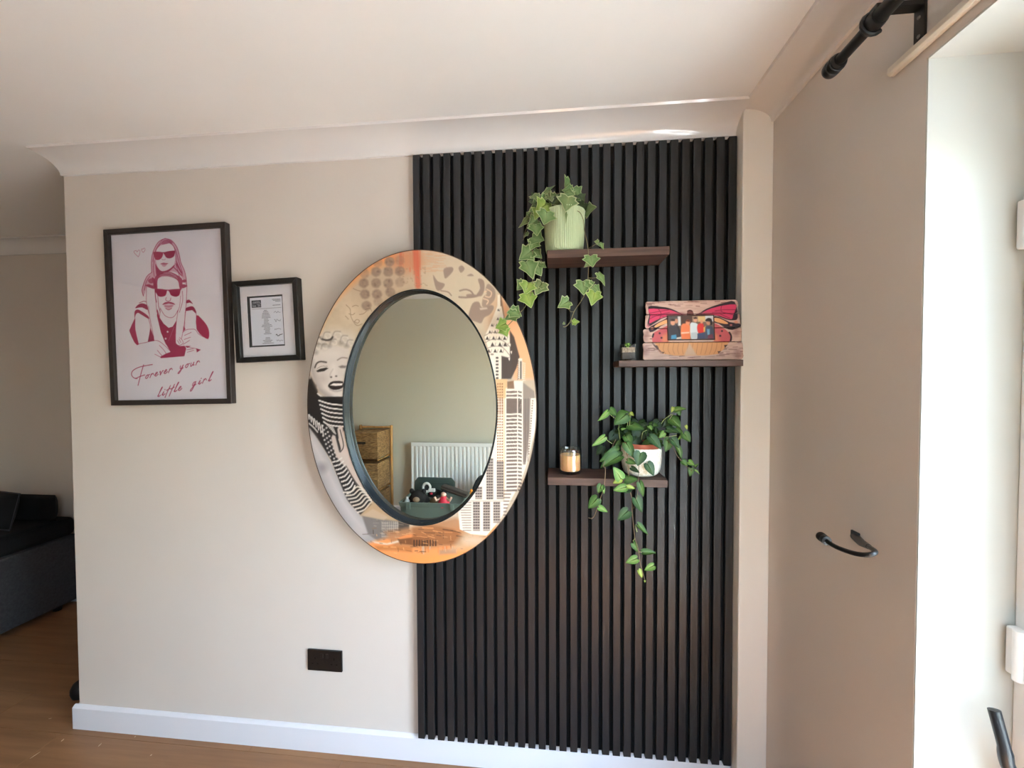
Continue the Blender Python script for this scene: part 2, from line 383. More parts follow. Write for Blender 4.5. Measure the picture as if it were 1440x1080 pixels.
# ================================================================== floating shelves
def shelf(x0, x1, z0, z1, lab, yf=-.172):
    s = thing('floating_shelf', ((x0+x1)/2, -SD, z0), lab, 'shelf', 'floating shelves on the slatted panel')
    hw = (x1-x0)/2
    MB().box(-hw, hw, yf+SD, -.0005, 0, z1-z0).build('board', M_SHELF, s, bevel=.0015, seg=1)
    MB().box(-hw+.0008, -hw+.004, yf+SD+.002, -.003, .002, z1-z0-.002).build('end_cap', M_SHELF, s)
    return s
SH1, SH2, SH3 = 1.981, 1.604, 1.204
shelf(.517, .922, SH1-.027, SH1, 'topmost dark walnut floating shelf, under the sage green ivy pot')
shelf(.757, 1.155, SH2-.021, SH2, 'middle dark walnut floating shelf, under the butterfly photo frame', -.178)
shelf(.519, .919, SH3-.026, SH3, 'lowest dark walnut floating shelf, under the candle and white pot', -.178)

# ================================================================== candle in a glass
cd = thing('candle', (.598, -.105, SH3), 'peach wax candle in a clear glass tumbler on the lowest shelf', 'candle')
ro = .0405
MB().lathe([(0, .0005), (ro-.007, .0005), (ro-.003, .002), (ro-.0005, .008), (ro, .02), (ro, .0875), (ro-.0012, .0888), (ro-.0026, .0875), (ro-.0028, .012), (ro-.008, .0085), (0, .0085)], 40).build('tumbler', M_TUMBLER, cd, smooth=True)
wx = MB().lathe([(0, .0095), (ro-.010, .0095), (ro-.005, .013), (ro-.0045, .064), (ro-.0055, .0672), (ro-.009, .0658), (.012, .0648), (0, .0648)], 40).build('wax', M_WAX, cd, smooth=True)
MB().tube([(0, 0, .064), (.0004, 0, .071), (.0016, 0, .0775)], .0011, 6).build('wick', M_WICK, cd)

# ================================================================== small succulent in a glass cube
sc = thing('succulent', (.797, -.115, SH2), 'tiny green succulent in a square glass pot on the middle shelf', 'plant')
a, b, hh = .0245, .0215, .058
g = MB().box(-a, a, -a, -b, .0005, hh).box(-a, a, b, a, .0005, hh).box(-a, -b, -b, b, .0005, hh).box(b, a, -b, b, .0005, hh).box(-b, b, -b, b, .0005, .006)
g.build('glass_pot', glassmat('pot_glass', (250, 250, 250), 1.5), sc)
MB().box(-.021, .021, -.021, .021, .0065, .029).build('grit', mat('dark_grit', (104, 98, 96), .95, bump=((200, 200, 200), 1)), sc)
MB().box(-.0209, .0209, -.0209, .0209, .029, .046).build('gravel', mat('pale_gravel', (206, 184, 160), .9, noise=((220, 220, 220), (140, 116, 98), 2), bump=((220, 220, 220), 1)), sc)
lm = []
for tone in ((126, 176, 66), (172, 210, 104), (100, 150, 56)):
    m = MB(); n = 6
    prof = [(.0015, 0), (.0042, .008), (.0046, .013), (.003, .020), (0, .026)]
    m.lathe(prof, 6); m.v = [(x, y*.45, z) for x, y, z in m.v]
    lm.append(m.mesh('succulent_leaf', mat('succulent_%d' % tone[0], tone, .5), smooth=True))
for i in range(26):
    ring = 0 if i < 5 else (1 if i < 13 else 2); k = i-(0, 5, 13)[ring]; n = (5, 8, 13)[ring]
    az = 2*math.pi*k/n+ring*.4; tilt = (.2, .6, 1.0)[ring]; s = (.7, .9, 1.0)[ring]
    o = obj('leaf', lm[i % 3], sc); o.matrix_basis = Matrix.Translation((math.cos(az)*.004*ring, math.sin(az)*.004*ring, .0445)) @ Matrix.Rotation(az+math.pi/2, 4, 'Z') @ Matrix.Rotation(-tilt, 4, 'X') @ Matrix.Scale(s*.95, 4)

# ================================================================== socket
so = thing('wall_socket', (-.401, 0, .381), 'black double wall socket low on the beige wall', 'socket')
MB().box(-.0745, .0745, -.009, -.0003, -.0435, .0435).build('faceplate', M_BLACK, so, bevel=.002)
for sx in (-1, 1):
    MB().box(sx*.009-.006+sx*.002, sx*.009+.006+sx*.002, -.0115, -.0088, .012, .030).build('rocker', mat('rocker_black', (26, 25, 26), .3), so, bevel=.0012)
    for dx, dz, w_, h_ in ((0, .009, .004, .009), (-.011, -.013, .0075, .004), (.011, -.013, .0075, .004)):
        x = sx*.041+dx
        MB().box(x-w_/2, x+w_/2, -.0093, -.0089, dz-h_/2, dz+h_/2).build('pin_slot', mat('slot_dark', (4, 4, 4), .9), so)
for sx in (-1, 1):
    MB().lathe([(0, -.0096), (.003, -.0094), (.0034, -.0089)], 12, (sx*.066, 0, 0), axis='y').build('screw', mat('rocker_black'), so, smooth=True)

# ================================================================== curtain rod, bracket, batten, hold-back
RX, RZ = 1.2, 2.283
rod = thing('curtain_rod', (RX, -.52, RZ), 'black metal curtain rod with capped end under the coving', 'curtain rod')
def ybar(name, r, y0, y1, m, parent, n=20):
    return MB().lathe([(0, y0), (r*.9, y0), (r, y0-.002), (r, y1+.002), (r*.9, y1), (0, y1)], n, axis='y').build(name, m, parent, smooth=True)
ybar('thin_rod', .0115, -.03, -.16, M_BLACK, rod)
ybar('thick_rod', .0150, -.150, -2.2, M_BLACK, rod)
MB().lathe([(0, .012), (.012, .011), (.0175, .006), (.019, -.002), (.019, -.010), (.0175, -.0115), (.0175, -.014), (.019, -.0155), (.019, -.024), (.0175, -.0255), (.0175, -.028), (.018, -.030), (.015, -.036), (0, -.036)], 28, axis='y').build('finial', M_BLACK, rod, smooth=True)
MB().lathe([(0, -.118), (.0165, -.119), (.0182, -.124), (.0182, -.146), (.0170, -.154), (0, -.155)], 24, axis='y').build('collar', M_BLACK, rod, smooth=True)
br = thing('rod_bracket', (XR, -.652, 2.262), 'black angled bracket holding the curtain rod to the wall', 'bracket')
MB().box(-.006, -.0005, -.013, .013, -.025, .055).build('wall_plate', M_BLACK, br, bevel=.001)
MB().box(-.094, -.004, -.011, .011, .044, .055).build('arm', M_BLACK, br, bevel=.001)
MB().tube([(-.094+.021*math.cos(t)*1.0, 0, .021+.021*math.sin(t)) for t in np.linspace(math.pi*.5, math.pi*1.75, 10)], .0045, 8).build('cradle', M_BLACK, br, smooth=True)
for z in (-.012, .026):
    MB().lathe([(0, -.0085), (.003, -.008), (.004, -.006)], 12, (0, 0, z), axis='x').build('screw', mat('screw_steel', (120, 116, 112), .3, metal=1), br, smooth=True)
bt = tag(MB().prism([(XR-.0005, 2.2165), (XR-.0005, 2.2365), (XR-.004, 2.2385), (XR-.014, 2.2345), (XR-.016, 2.2215), (XR-.011, 2.2165)], -.583, -2.75, 'y').build('wall_batten', mat('cream_wood', (226, 216, 200), .5), bevel=.001), 'thin cream wooden batten on the wall above the door', 'batten')
hbk = thing('curtain_holdback', (XR, -.492, 1.152), 'black hook-shaped curtain hold-back on the right wall', 'curtain hook')
A = [at(1202, 754, x=XR-.001), at(1211, 763, x=XR-.018), at(1222, 769, x=XR-.05), at(1231, 776, x=XR-.082), at(1222, 780, x=XR-.10), at(1205, 779, x=XR-.108), at(1185, 773, x=XR-.108), at(1170, 766, x=XR-.105), at(1158, 757, x=XR-.102)]
A = [Vector(p)-hbk.location for p in A]
MB().tube(crv(A, 6), .0050, 10).build('hook', M_BLACK, hbk, smooth=True)
d = (A[-1]-A[-2]).normalized(); e = A[-1]
MB().tube([e-d*.016, e-d*.015, e-d*.003, e-d*.001, e+d*.001, e+d*.013, e+d*.017], [.005, .0105, .011, .0095, .011, .011, .0065], 14).build('end_knob', M_BLACK, hbk, smooth=True)
MB().box(-.006, -.0003, -.014, .014, -.010, .012).build('wall_plate', M_BLACK, hbk, bevel=.002)
MB().tube([A[0], A[0]*.4+A[1]*.6, A[1], A[2]], [.0095, .0095, .009, .0058], 12).build('ferrule', M_BLACK, hbk, smooth=True)

# ================================================================== sofa and cushions in the far recess
sf = thing('sofa', (-3.15, .1, 0), 'dark grey low sofa base with a black seat in the far recess', 'sofa')
M_GREYF = mat('grey_weave', (66, 66, 70), .95, noise=((90, 90, 90), (52, 52, 56), 3), bump=((260, 260, 260), .5))
M_BLKF = mat('black_fabric', (7, 7, 10), .95, bump=((120, 120, 120), .6))
MB().box(-.55, .45, -1.0, .805, .035, .478).build('base', M_GREYF, sf, bevel=.012)
for sx in (-.5, .4):
    for yy in (-.95, .70): MB().lathe([(.022, 0), (.028, .045)], 12, (sx, yy, 0)).build('foot', M_BLACK, sf, smooth=True)
MB().box(-.54, .43, -.99, .80, .478, .60).build('seat_cushion', M_BLKF, sf, bevel=.03, seg=3)
def pillow(name, sx, sy, sz, m, loc, rot, label, piping=None):
    t = thing(name, loc, label, 'cushion', 'cushions on the sofa'); t.rotation_euler = rot
    n = 14; P = np.zeros((2, n, n, 3)); mb = MB()
    for sgn in (0, 1):
        vs = []
        for i in range(n):
            for j in range(n):
                u, v = i/(n-1)*2-1, j/(n-1)*2-1
                k = (1-u**4)*(1-v**4); pin = 1-.10*(1-abs(u*v))*(1 if True else 0)
                ex = 1-.07*(1-v*v)*abs(u); ey = 1-.07*(1-u*u)*abs(v)
                vs.append((u*sx/2*ey*1.0 if True else 0, (1 if sgn else -1)*sy/2*max(k, 0)**.5, sz/2+v*sz/2*ex))
        mb.add(vs, [(i*n+j, i*n+j+1, (i+1)*n+j+1, (i+1)*n+j) for i in range(n-1) for j in range(n-1)])
    mb.build('cover', m, t, smooth=True)
    if piping:
        q = [(-sx/2, 0, 0), (sx/2, 0, 0), (sx/2, 0, sz), (-sx/2, 0, sz), (-sx/2, 0, 0)]
        MB().tube([(x*.985, yy, z) for x, yy, z in q], .005, 6).build('piping', piping, t)
    return t
pillow('scatter_cushion', .50, .12, .22, M_BLKF, (-3.04, .59, .632), (-.18, .10, .05), 'large black cushion leaning on the sofa with a pale piped edge', mat('piping_grey', (60, 60, 68), .8))
pillow('scatter_cushion', .36, .10, .17, M_BLKF, (-2.90, .785, .606), (-.0, 0, -.0), 'smaller black cushion tucked behind the piped one')
bl = tag(MB().lathe([(0, 0), (.02, .001), (.036, .012), (.043, .034), (.042, .052), (.032, .074), (.016, .085), (0, .087)], 24, (-1.738, .150, 0.0)).build('ball', mat('ball_black', (24, 26, 30), .6), smooth=True), 'dark rounded ball half hidden behind the left end of the beige wall', 'ball')

# ================================================================== framed poster
def quad_frame(name, px, depth, border, m, label, cat):
    """picture frame traced from the photo: four outer corners on its own front plane"""
    cs = [at(*q, y=-depth) for q in px]; c = sum(cs, Vector())/4
    wx = ((cs[1]-cs[0])+(cs[2]-cs[3])).length/2; hz = ((cs[1]-cs[2])+(cs[0]-cs[3])).length/2
    ang = math.atan2((cs[1]-cs[0]+cs[2]-cs[3]).z, (cs[1]-cs[0]+cs[2]-cs[3]).x)
    t = thing(name, (c.x, 0, c.z-hz/2), label, cat); t.rotation_euler = (0, -ang, 0)
    hw = wx/2; zc = hz/2
    prof = lambda s: None
    for (u0, v0), (u1, v1), (iu0, iv0), (iu1, iv1) in (
            ((-hw, hz), (hw, hz), (-hw+border, hz-border), (hw-border, hz-border)),
            ((-hw, 0), (hw, 0), (-hw+border, border), (hw-border, border)),
            ((-hw, 0), (-hw, hz), (-hw+border, border), (-hw+border, hz-border)),
            ((hw, 0), (hw, hz), (hw-border, border), (hw-border, hz-border))):
        q = [(u0, v0), (u1, v1), (iu1, iv1), (iu0, iv0)]
        MB().add([(a, -depth, b) for a, b in q]+[(a, -.001, b) for a, b in q],
                 [(0, 1, 2, 3), (7, 6, 5, 4), (0, 4, 5, 1), (1, 5, 6, 2), (2, 6, 7, 3), (3, 7, 4, 0)]).build('frame_rail', m, t, bevel=.0012, seg=1)
    return t, hw, hz, c, ang
def local_map(t, y):
    """photo pixel -> (u, v) on the plane y of the object t"""
    ca, sa = math.cos(-t.rotation_euler.y), math.sin(-t.rotation_euler.y)
    def mp(px, py):
        p = at(px, py, y=y); dx, dz = p.x-t.location.x, p.z-t.location.z
        return dx*ca+dz*sa, -dx*sa+dz*ca
    return mp
def sheet(name, cv, u0, u1, v0, v1, y, parent, m, nu, nv):
    U, V = np.meshgrid(np.linspace(u0, u1, nu), np.linspace(v0, v1, nv))
    P = np.stack([U, np.full_like(U, y), V], -1)
    return obj(name, gridmesh(name, P, cv.sample(U, V), m), parent)

RED, PINK, PAPER = (172, 48, 90), (208, 140, 168), (234, 229, 236)
pt, hw, hz, pc, _ = quad_frame('framed_poster', [(146.5, 322), (318, 312), (328, 567), (158, 571)], .028, .021, M_FRAMEB,
                               'large dark-framed poster with a crimson line drawing of two people in sunglasses', 'picture')
mpz = local_map(pt, -.018)
cv = Canvas(-hw, hw, 0, hz, 900, PAPER, mpz)
A_ = lambda x, y: mpz(140+x/7.2, 305+y/7.2)
B_ = lambda x, y: mpz(140+x/7.2, 430+y/7.2)
P_ = lambda pts, c=RED, al=1, m=A_, k=3: cv.poly(pts, c, al, None, m, k)
S_ = lambda pts, wd=.9, c=RED, al=.85, m=A_, k=4: cv.stroke(pts, wd, c, al, None, m, k)
# hearts
S_([(383, 402), (345, 365), (340, 345), (360, 338), (372, 352), (385, 332), (400, 345), (395, 375), (383, 402)], .7, al=.6)
S_([(432, 358), (415, 335), (418, 320), (430, 325), (440, 313), (452, 322), (445, 345), (432, 358)], .7, al=.6)
# the girl on top: hair, face, glasses
P_([(655, 215), (590, 248), (545, 320), (520, 400), (515, 490), (518, 560), (478, 590), (440, 660), (418, 740), (432, 800), (450, 770), (470, 700), (540, 690), (560, 600), (700, 550), (800, 580), (870, 690), (868, 610), (850, 540), (815, 460), (798, 380), (772, 300), (720, 236)], PINK, .62)
for q in ([(655, 215), (590, 248), (545, 320), (520, 400), (515, 490), (518, 560)], [(655, 215), (720, 236), (772, 300), (798, 380), (815, 460), (850, 540), (868, 620), (874, 690)],
          [(640, 240), (585, 300), (560, 360)], [(670, 235), (735, 290), (762, 380), (770, 460)], [(700, 240), (760, 330), (790, 440), (830, 560)], [(545, 440), (535, 520), (545, 600)],
          [(518, 560), (470, 600), (435, 680), (420, 745), (436, 800)], [(500, 600), (462, 660), (445, 740)], [(630, 225), (560, 330), (530, 450)], [(775, 470), (810, 540), (835, 600)], [(765, 480), (790, 560), (800, 600)]):
    S_(q, 1.0, al=.8)
P_([(640, 232), (700, 228), (735, 262), (690, 262), (650, 282), (620, 270)], RED, .55)
P_([(565, 340), (600, 292), (650, 275), (700, 268), (735, 292), (752, 340), (757, 410), (742, 485), (690, 528), (620, 545), (578, 500), (560, 430)], PAPER)
P_([(556, 470), (575, 505), (620, 548), (690, 532), (745, 485), (748, 500), (700, 545), (610, 590), (570, 590), (560, 540)], RED, .9)
P_([(538, 352), (620, 354), (634, 368), (626, 400), (602, 428), (562, 432), (546, 402)]); P_([(645, 356), (746, 338), (754, 358), (742, 398), (706, 416), (672, 412), (652, 386)]); S_([(615, 360), (650, 358)], 1.6)
P_([(605, 474), (640, 460), (655, 464), (688, 468), (660, 482), (635, 482)], RED, .7); P_([(618, 484), (655, 486), (676, 478), (655, 500), (635, 500)], PINK, .8)
S_([(620, 424), (632, 432), (648, 430), (658, 424)], .7, al=.6)
for q in ([(770, 450), (800, 520), (830, 575)], [(745, 510), (780, 545), (820, 590)], [(765, 470), (815, 560)]): S_(q, 1.5)
# sleeves of the girl and arms down past his face
P_([(520, 610), (556, 640), (558, 728), (455, 694), (490, 680), (535, 690)], RED, .85); P_([(480, 640), (520, 620), (535, 660), (505, 672)], RED, .7)
P_([(828, 640), (862, 632), (868, 655), (835, 662)], RED, .85); P_([(830, 680), (878, 690), (872, 706), (828, 720)], RED, .85)
# his hair, face
P_([(545, 690), (550, 615), (580, 580), (640, 558), (700, 553), (762, 578), (812, 610), (830, 640), (824, 725), (802, 722), (784, 645), (720, 608), (650, 598), (592, 615), (576, 655), (576, 722), (556, 722)], RED, .82)
for q in ([(600, 590), (660, 572), (720, 580), (780, 620)], [(610, 600), (680, 588), (750, 610)], [(640, 565), (700, 562), (770, 600)]): S_(q, .8, PAPER, .55)
P_([(553, 727), (664, 735), (673, 746), (656, 796), (602, 806), (572, 782)]); P_([(694, 736), (806, 727), (810, 746), (796, 792), (760, 806), (716, 792), (700, 762)]); S_([(660, 740), (700, 740)], 1.6)
S_([(668, 815), (660, 838), (686, 852), (708, 842), (712, 820)], .8)
P_([(626, 888), (650, 866), (688, 858), (730, 866), (757, 886), (725, 882), (690, 876), (655, 884)], RED, .9)
P_([(640, 892), (690, 886), (742, 890), (722, 918), (690, 936), (656, 918)], PINK, .6); S_([(655, 900), (690, 906), (728, 898)], .8); S_([(660, 925), (690, 940), (722, 924)], .9)
S_([(574, 725), (580, 800), (588, 900), (606, 962)], .9); S_([(812, 800), (802, 900), (780, 962)], .8, al=.6)
S_([(552, 735), (556, 800), (566, 860)], 1.6, al=.7)
for q in ([(466, 700), (464, 850), (490, 975)], [(550, 725), (562, 860), (570, 965)], [(876, 700), (870, 850), (862, 965)], [(830, 750), (832, 850), (800, 965)]): S_(q, .8, al=.8)
# shoulders with stripes
P_([(352, 922), (380, 888), (424, 874), (472, 894), (478, 940), (424, 916), (384, 918)]); S_([(392, 870), (440, 852), (466, 862)], .9)
P_([(872, 846), (902, 838), (936, 880), (905, 866), (872, 872)]); 
P_([(872, 918), (936, 905), (968, 955), (930, 930), (872, 938)])
# lower half
P_([(345, 60), (375, 36), (425, 60), (482, 102), (490, 132), (420, 92), (380, 70), (356, 90), (346, 130)], m=B_)
P_([(336, 150), (352, 130), (350, 240), (386, 392), (345, 372), (295, 262), (300, 230)], m=B_, k=2)
P_([(578, 30), (600, 120), (640, 180), (690, 222), (732, 210), (768, 150), (764, 220), (758, 300), (765, 382), (800, 408), (852, 405), (868, 432), (850, 510), (780, 516), (612, 530), (604, 516), (668, 482), (712, 466), (664, 388), (612, 270), (572, 100)], m=B_, k=0)
P_([(506, 220), (540, 318), (546, 356), (480, 362), (496, 290)], m=B_, k=0)
P_([(972, 95), (1022, 128), (1080, 200), (1102, 270), (1092, 334), (1040, 310), (976, 240)], m=B_, k=2)
P_([(864, 22), (935, 12), (972, 58), (966, 76), (930, 42), (864, 52)], m=B_, k=0)
P_([(970, 430), (1016, 445), (976, 472)], m=B_, k=0); P_([(840, 205), (862, 235), (838, 260)], m=B_, k=0); P_([(860, 405), (915, 408), (880, 425)], m=B_, k=0)
for q in ([(604, 20), (650, 95), (710, 120), (752, 100), (786, 40)], [(384, 386), (480, 366), (560, 350), (620, 376), (690, 440), (712, 466)], [(596, 400), (640, 446), (664, 482)], [(576, 450), (622, 505)], [(550, 490), (610, 520)],
          [(832, 270), (870, 242), (920, 236), (962, 242), (1000, 290), (1092, 336)], [(850, 300), (920, 268)], [(848, 340), (912, 318)], [(838, 390), (902, 350)], [(848, 412), (960, 432), (1012, 446)], [(880, 470), (945, 450)], [(875, 445), (940, 435)],
          [(760, 375), (792, 402), (836, 380), (830, 350), (802, 320)], [(486, 0), (496, 100), (540, 320)], [(572, 40), (602, 200), (640, 330), (665, 390)], [(865, 30), (846, 200), (822, 330)], [(786, 40), (766, 200), (760, 370)],
          [(970, 70), (976, 232)], [(350, 130), (352, 240), (386, 388)], [(486, 130), (505, 220), (482, 360)], [(858, 60), (852, 220)], [(605, 30), (598, 120)], [(780, 350), (800, 385)], [(795, 335), (815, 372)]): S_(q, .75, al=.75, m=B_)
S_([(744, 215), (720, 280), (690, 352)], .5, PAPER, .6, B_)
for q in ((680, 262), (660, 332)): cv.dot(q, 10, 10, PAPER, 1, None, B_)
# handwriting, as pen strokes
def write(txt, x0, y0, slope, sz, adv):
    G = {'o': [[(.5, .95), (.15, .7), (.1, .3), (.4, .02), (.75, .3), (.7, .75), (.4, .95), (.8, .85), (1.1, .9)]],
         'r': [[(.1, .0), (.28, .95), (.34, .72), (.6, .98), (.8, .86), (1.0, .55)]],
         'e': [[(0, .3), (.55, .6), (.65, .9), (.4, 1.0), (.15, .6), (.2, .15), (.55, 0), (1.05, .35)]],
         'v': [[(0, .8), (.2, .95), (.35, .05), (.45, .05), (.8, .95), (1.05, .85)]],
         'y': [[(.05, .95), (.1, .3), (.4, .1), (.75, .9)], [(.8, .98), (.5, -.4), (.15, -1.0), (-.15, -.9), (.1, -.5), (1.0, .25)]],
         'u': [[(.05, .95), (.08, .25), (.3, .02), (.7, .5), (.8, .95)], [(.8, .95), (.78, .2), (1.1, .2)]],
         'l': [[(.05, .2), (.55, 1.6), (.75, 2.2), (.55, 2.1), (.25, .8), (.3, .05), (.8, .25)]],
         'i': [[(.1, .2), (.4, .95), (.3, .25), (.5, 0), (.9, .3)], [(.52, 1.35), (.58, 1.42)]],
         't': [[(.75, 2.0), (.35, .6), (.1, -.7)], [(.0, 1.05), (.9, 1.3)]],
         'g': [[(.8, .85), (.4, .98), (.1, .5), (.3, .05), (.75, .7), (.8, .95), (.55, -.4), (.2, -1.1), (-.1, -1.0), (.1, -.5), (1.05, .3)]]}
    x, y = x0, y0
    for ch in txt:
        if ch == ' ': x += adv*1.1; y += slope*adv*1.1; continue
        for q in G[ch]:
            S_([(x+a*sz*.95+b*sz*.28, y-b*sz*1.05+a*sz*slope) for a, b in q], 1.15, al=.95, m=B_)
        wd = adv*(.74 if ch in 'ilt' else 1); x += wd; y += slope*wd
S_([(372, 738), (335, 728), (314, 695), (330, 655), (390, 622), (460, 606), (526, 594)], 1.15, al=.95, m=B_); S_([(437, 597), (412, 680), (380, 806)], 1.2, al=.95, m=B_); S_([(352, 738), (400, 716), (448, 700)], 1.1, al=.95, m=B_)
write('orever', 450, 742, -.27, 38, 47); write('your', 800, 646, -.27, 38, 54)
write('little', 575, 926, -.30, 40, 56); write('girl', 925, 818, -.30, 40, 60)
cv.grain(.06, 1.6)
bd = .021
sheet('print', cv, -hw+bd-.002, hw-bd+.002, bd-.002, hz-bd+.002, -.014, pt, M_PRINT, 340, 470)
MB().box(-hw+bd-.003, hw-bd+.003, -.0185, -.0175, bd-.003, hz-bd+.003).build('glazing', M_PANE, pt)
MB().box(-hw+.004, hw-.004, -.012, -.0015, .004, hz-.004).build('back_board', M_BLACK, pt)

# ================================================================== small framed set list
ct, hw, hz, cc, _ = quad_frame('framed_set_list', [(328.5, 396), (418.5, 389), (426, 506), (333, 510)], .034, .021, M_FRAMEK,
                               'small black-framed printed list in a white mount beside the poster', 'picture')
mpc = local_map(ct, -.018); E_ = lambda x, y: mpc(320+x/8, 380+y/8)
bd = .021
MB().box(-hw+bd-.003, hw-bd+.003, -.019, -.018, bd-.003, hz-bd+.003).build('glazing', M_PANE, ct)
MB().box(-hw+.004, hw-.004, -.012, -.0015, .004, hz-.004).build('back_board', M_BLACK, ct)
ui = [E_(*q) for q in ((205, 297), (608, 270), (650, 850), (245, 868))]
iu0, iu1 = (ui[0][0]+ui[3][0])/2, (ui[1][0]+ui[2][0])/2; iv1, iv0 = (ui[0][1]+ui[1][1])/2, (ui[2][1]+ui[3][1])/2
mo = MB()
for x0, x1, z0, z1 in ((-hw+bd-.003, iu0, bd-.003, hz-bd+.003), (iu1, hw-bd+.003, bd-.003, hz-bd+.003), (iu0, iu1, bd-.003, iv0), (iu0, iu1, iv1, hz-bd+.003)): mo.box(x0, x1, -.017, -.0145, z0, z1)
mo.build('mount', M_PAPER, ct)
pu = [E_(*q) for q in ((240, 312), (600, 290), (635, 832), (275, 850))]
pu0, pu1 = (pu[0][0]+pu[3][0])/2, (pu[1][0]+pu[2][0])/2; pv1, pv0 = (pu[0][1]+pu[1][1])/2, (pu[2][1]+pu[3][1])/2
MB().box(iu0-.002, iu1+.002, -.0143, -.0125, iv0-.002, iv1+.002).build('inner_border', mat('mount_charcoal', (52, 54, 60), .8), ct)
cv = Canvas(pu0-.005, pu1+.005, pv0-.005, pv1+.005, 1600, (222, 224, 234), None)
pw, ph = pu1-pu0, pv1-pv0
F_ = lambda x, y: (pu0+x*pw, pv1-y*ph)                       # unit square of the sheet, y down
K = (44, 46, 54)
cv.poly([(.05, .055), (.345, .055), (.345, .118), (.05, .118)], K, 1, None, F_); cv.poly([(.05, .125), (.345, .125), (.345, .205), (.05, .205)], (70, 72, 82), 1, None, F_)
cv.stroke([(.05, .235), (.97, .235)], .5, (120, 122, 130), 1, None, F_)
def words(xc, y, wd, c=(92, 94, 104), th=.85, al=.8, right=False):
    x0 = xc-wd if right else xc-wd/2; x = x0
    while x < x0+wd-.01:
        l = min(rng.uniform(.03, .085), x0+wd-x); cv.stroke([(x, y), (x+l, y)], th, c, al, None, F_); x += l+.018
for y, wd in ((.055, .25), (.078, .22), (.10, .15), (.178, .24)): words(.95, y, wd, right=True)
for i, wd in enumerate((.08, .14, .2, .22, .24, .26, .12, .14, .15, .16, .28, .32, .17, .2, .13, .14, .22)): words(.47+i*.002, .275+i*.0305, wd)
for i, wd in enumerate((.12, .14, .3, .22, .34)): words(.5, .845+i*.029, wd)
cv.poly([(0, 0), (1, 0), (1, .001), (0, .001)], K, 1, None, F_)
for x, y, q in ((.83, .32, 'a'), (.83, .5, 'b'), (.82, .68, 'c'), (.86, .80, 'd'), (.87, .92, 'e')):
    n = 9; z = [(x-.1+.2*i/(n-1), y+rng.uniform(-.018, .018)*(1.6 if q == 'b' else 1)) for i in range(n)]
    cv.stroke(z, .55 if q != 'd' else 1.0, (96, 98, 112) if q != 'd' else (50, 50, 60), .85, None, F_, 3)
sheet('print', cv, pu0, pu1, pv0, pv1, -.0148, ct, M_PRINT, 150, 210)
def lettering(txt, u, v, height, parent, m, y, name='lettering', xs=1.0):
    fc = bpy.data.curves.new('txt', 'FONT'); fc.body = txt; fc.size = 1; fc.align_x = 'CENTER'; fc.extrude = 0
    to = bpy.data.objects.new('txt', fc); C.objects.link(to); bpy.context.view_layer.update()
    me = bpy.data.meshes.new_from_object(to.evaluated_get(bpy.context.evaluated_depsgraph_get())); bpy.data.objects.remove(to)
    me.materials.clear(); me.materials.append(m); me.name = name
    co = np.zeros(len(me.vertices)*3); me.vertices.foreach_get('co', co); co = co.reshape(-1, 3)
    hgt = np.ptp(co[:, 1]); s = height/hgt; mn = co[:, 1].min()
    me.vertices.foreach_set('co', np.stack([u+co[:, 0]*s*xs, np.full(len(co), y), v+(co[:, 1]-mn)*s], 1).reshape(-1)); me.update()
    return obj(name, me, parent)
M_INKW = mat('ink_white', (226, 228, 236), .8)
lettering('oasis', *F_(.197, .108), .0085, ct, M_INKW, -.01495, xs=1.25)
lettering("live '25", *F_(.197, .19), .0095, ct, M_INKW, -.01495, xs=.95)

# ================================================================== oval mirror with a printed surround
MC = Vector((.032, 0, 1.432)); RA, RB = .4465, .595; IA, IB = .300, .4465; YR = -.080; YG = -.047
mr = thing('oval_mirror', (MC.x, 0, MC.z-RB), 'large oval mirror with a collage-printed surround and navy inner rim', 'mirror')
def mpm(px, py):
    p = at(px, py, y=YR); return p.x-MC.x, p.z-(MC.z-RB)
cv = Canvas(-RA-.01, RA+.01, -.01, 2*RB+.01, 900, (196, 176, 152), mpm)
c2 = lambda x, y: mpm(420+x/4.5, 340+y/4.5)
c3 = lambda x, y: mpm(420+x/4.5, 560+y/4.5)
c4 = lambda x, y: mpm(580+x/4.5, 340+y/4.5)
c5 = lambda x, y: mpm(580+x/4.5, 560+y/4.5)
c7 = lambda x, y: mpm(420+x/7.71, 440+y/7.71)
c8 = lambda x, y: mpm(640+x/6.75, 370+y/6.75)
def PL(m, pts, c, al=1, soft=None, k=0): cv.poly(pts, c, al, soft, m, k)
def ST(m, pts, w_, c, al=1, soft=None, k=4): cv.stroke(pts, w_, c, al, soft, m, k)
cv.grain(.05, 5); cv.grain(.012, 3)
# warm washes around the top
cv.dot((560, 400), 70, 40, (186, 162, 138), .7, 40); cv.dot((650, 400), 60, 50, (206, 190, 166), .8, 40)
ST(mpm, [(434, 476), (446, 442), (464, 414), (488, 390), (515, 370), (545, 357)], 24, (238, 150, 84), .85, 14)
ST(mpm, [(440, 460), (456, 428), (476, 400), (500, 380)], 12, (240, 140, 66), .8, 10)
cv.dot((570, 366), 24, 16, (206, 132, 92), .7, 18)
for i in range(26):
    x = rng.uniform(560, 592); ST(mpm, [(x, 350+rng.uniform(0, 8)), (x+rng.uniform(-1, 1), 366+rng.uniform(0, 30))], rng.uniform(.8, 2.4), (204, 104, 74) if i % 2 else (196, 150, 118), .45)
ST(mpm, [(585, 349), (586, 372), (588, 402)], 8, (206, 96, 70), .75, 3.5)
for i in range(24):
    y = 352+i*1.3; x = rng.uniform(590, 612); ST(mpm, [(x, y), (x+rng.uniform(8, 24), y+rng.uniform(-.4, .4))], .8, (206, 148, 112), .5)
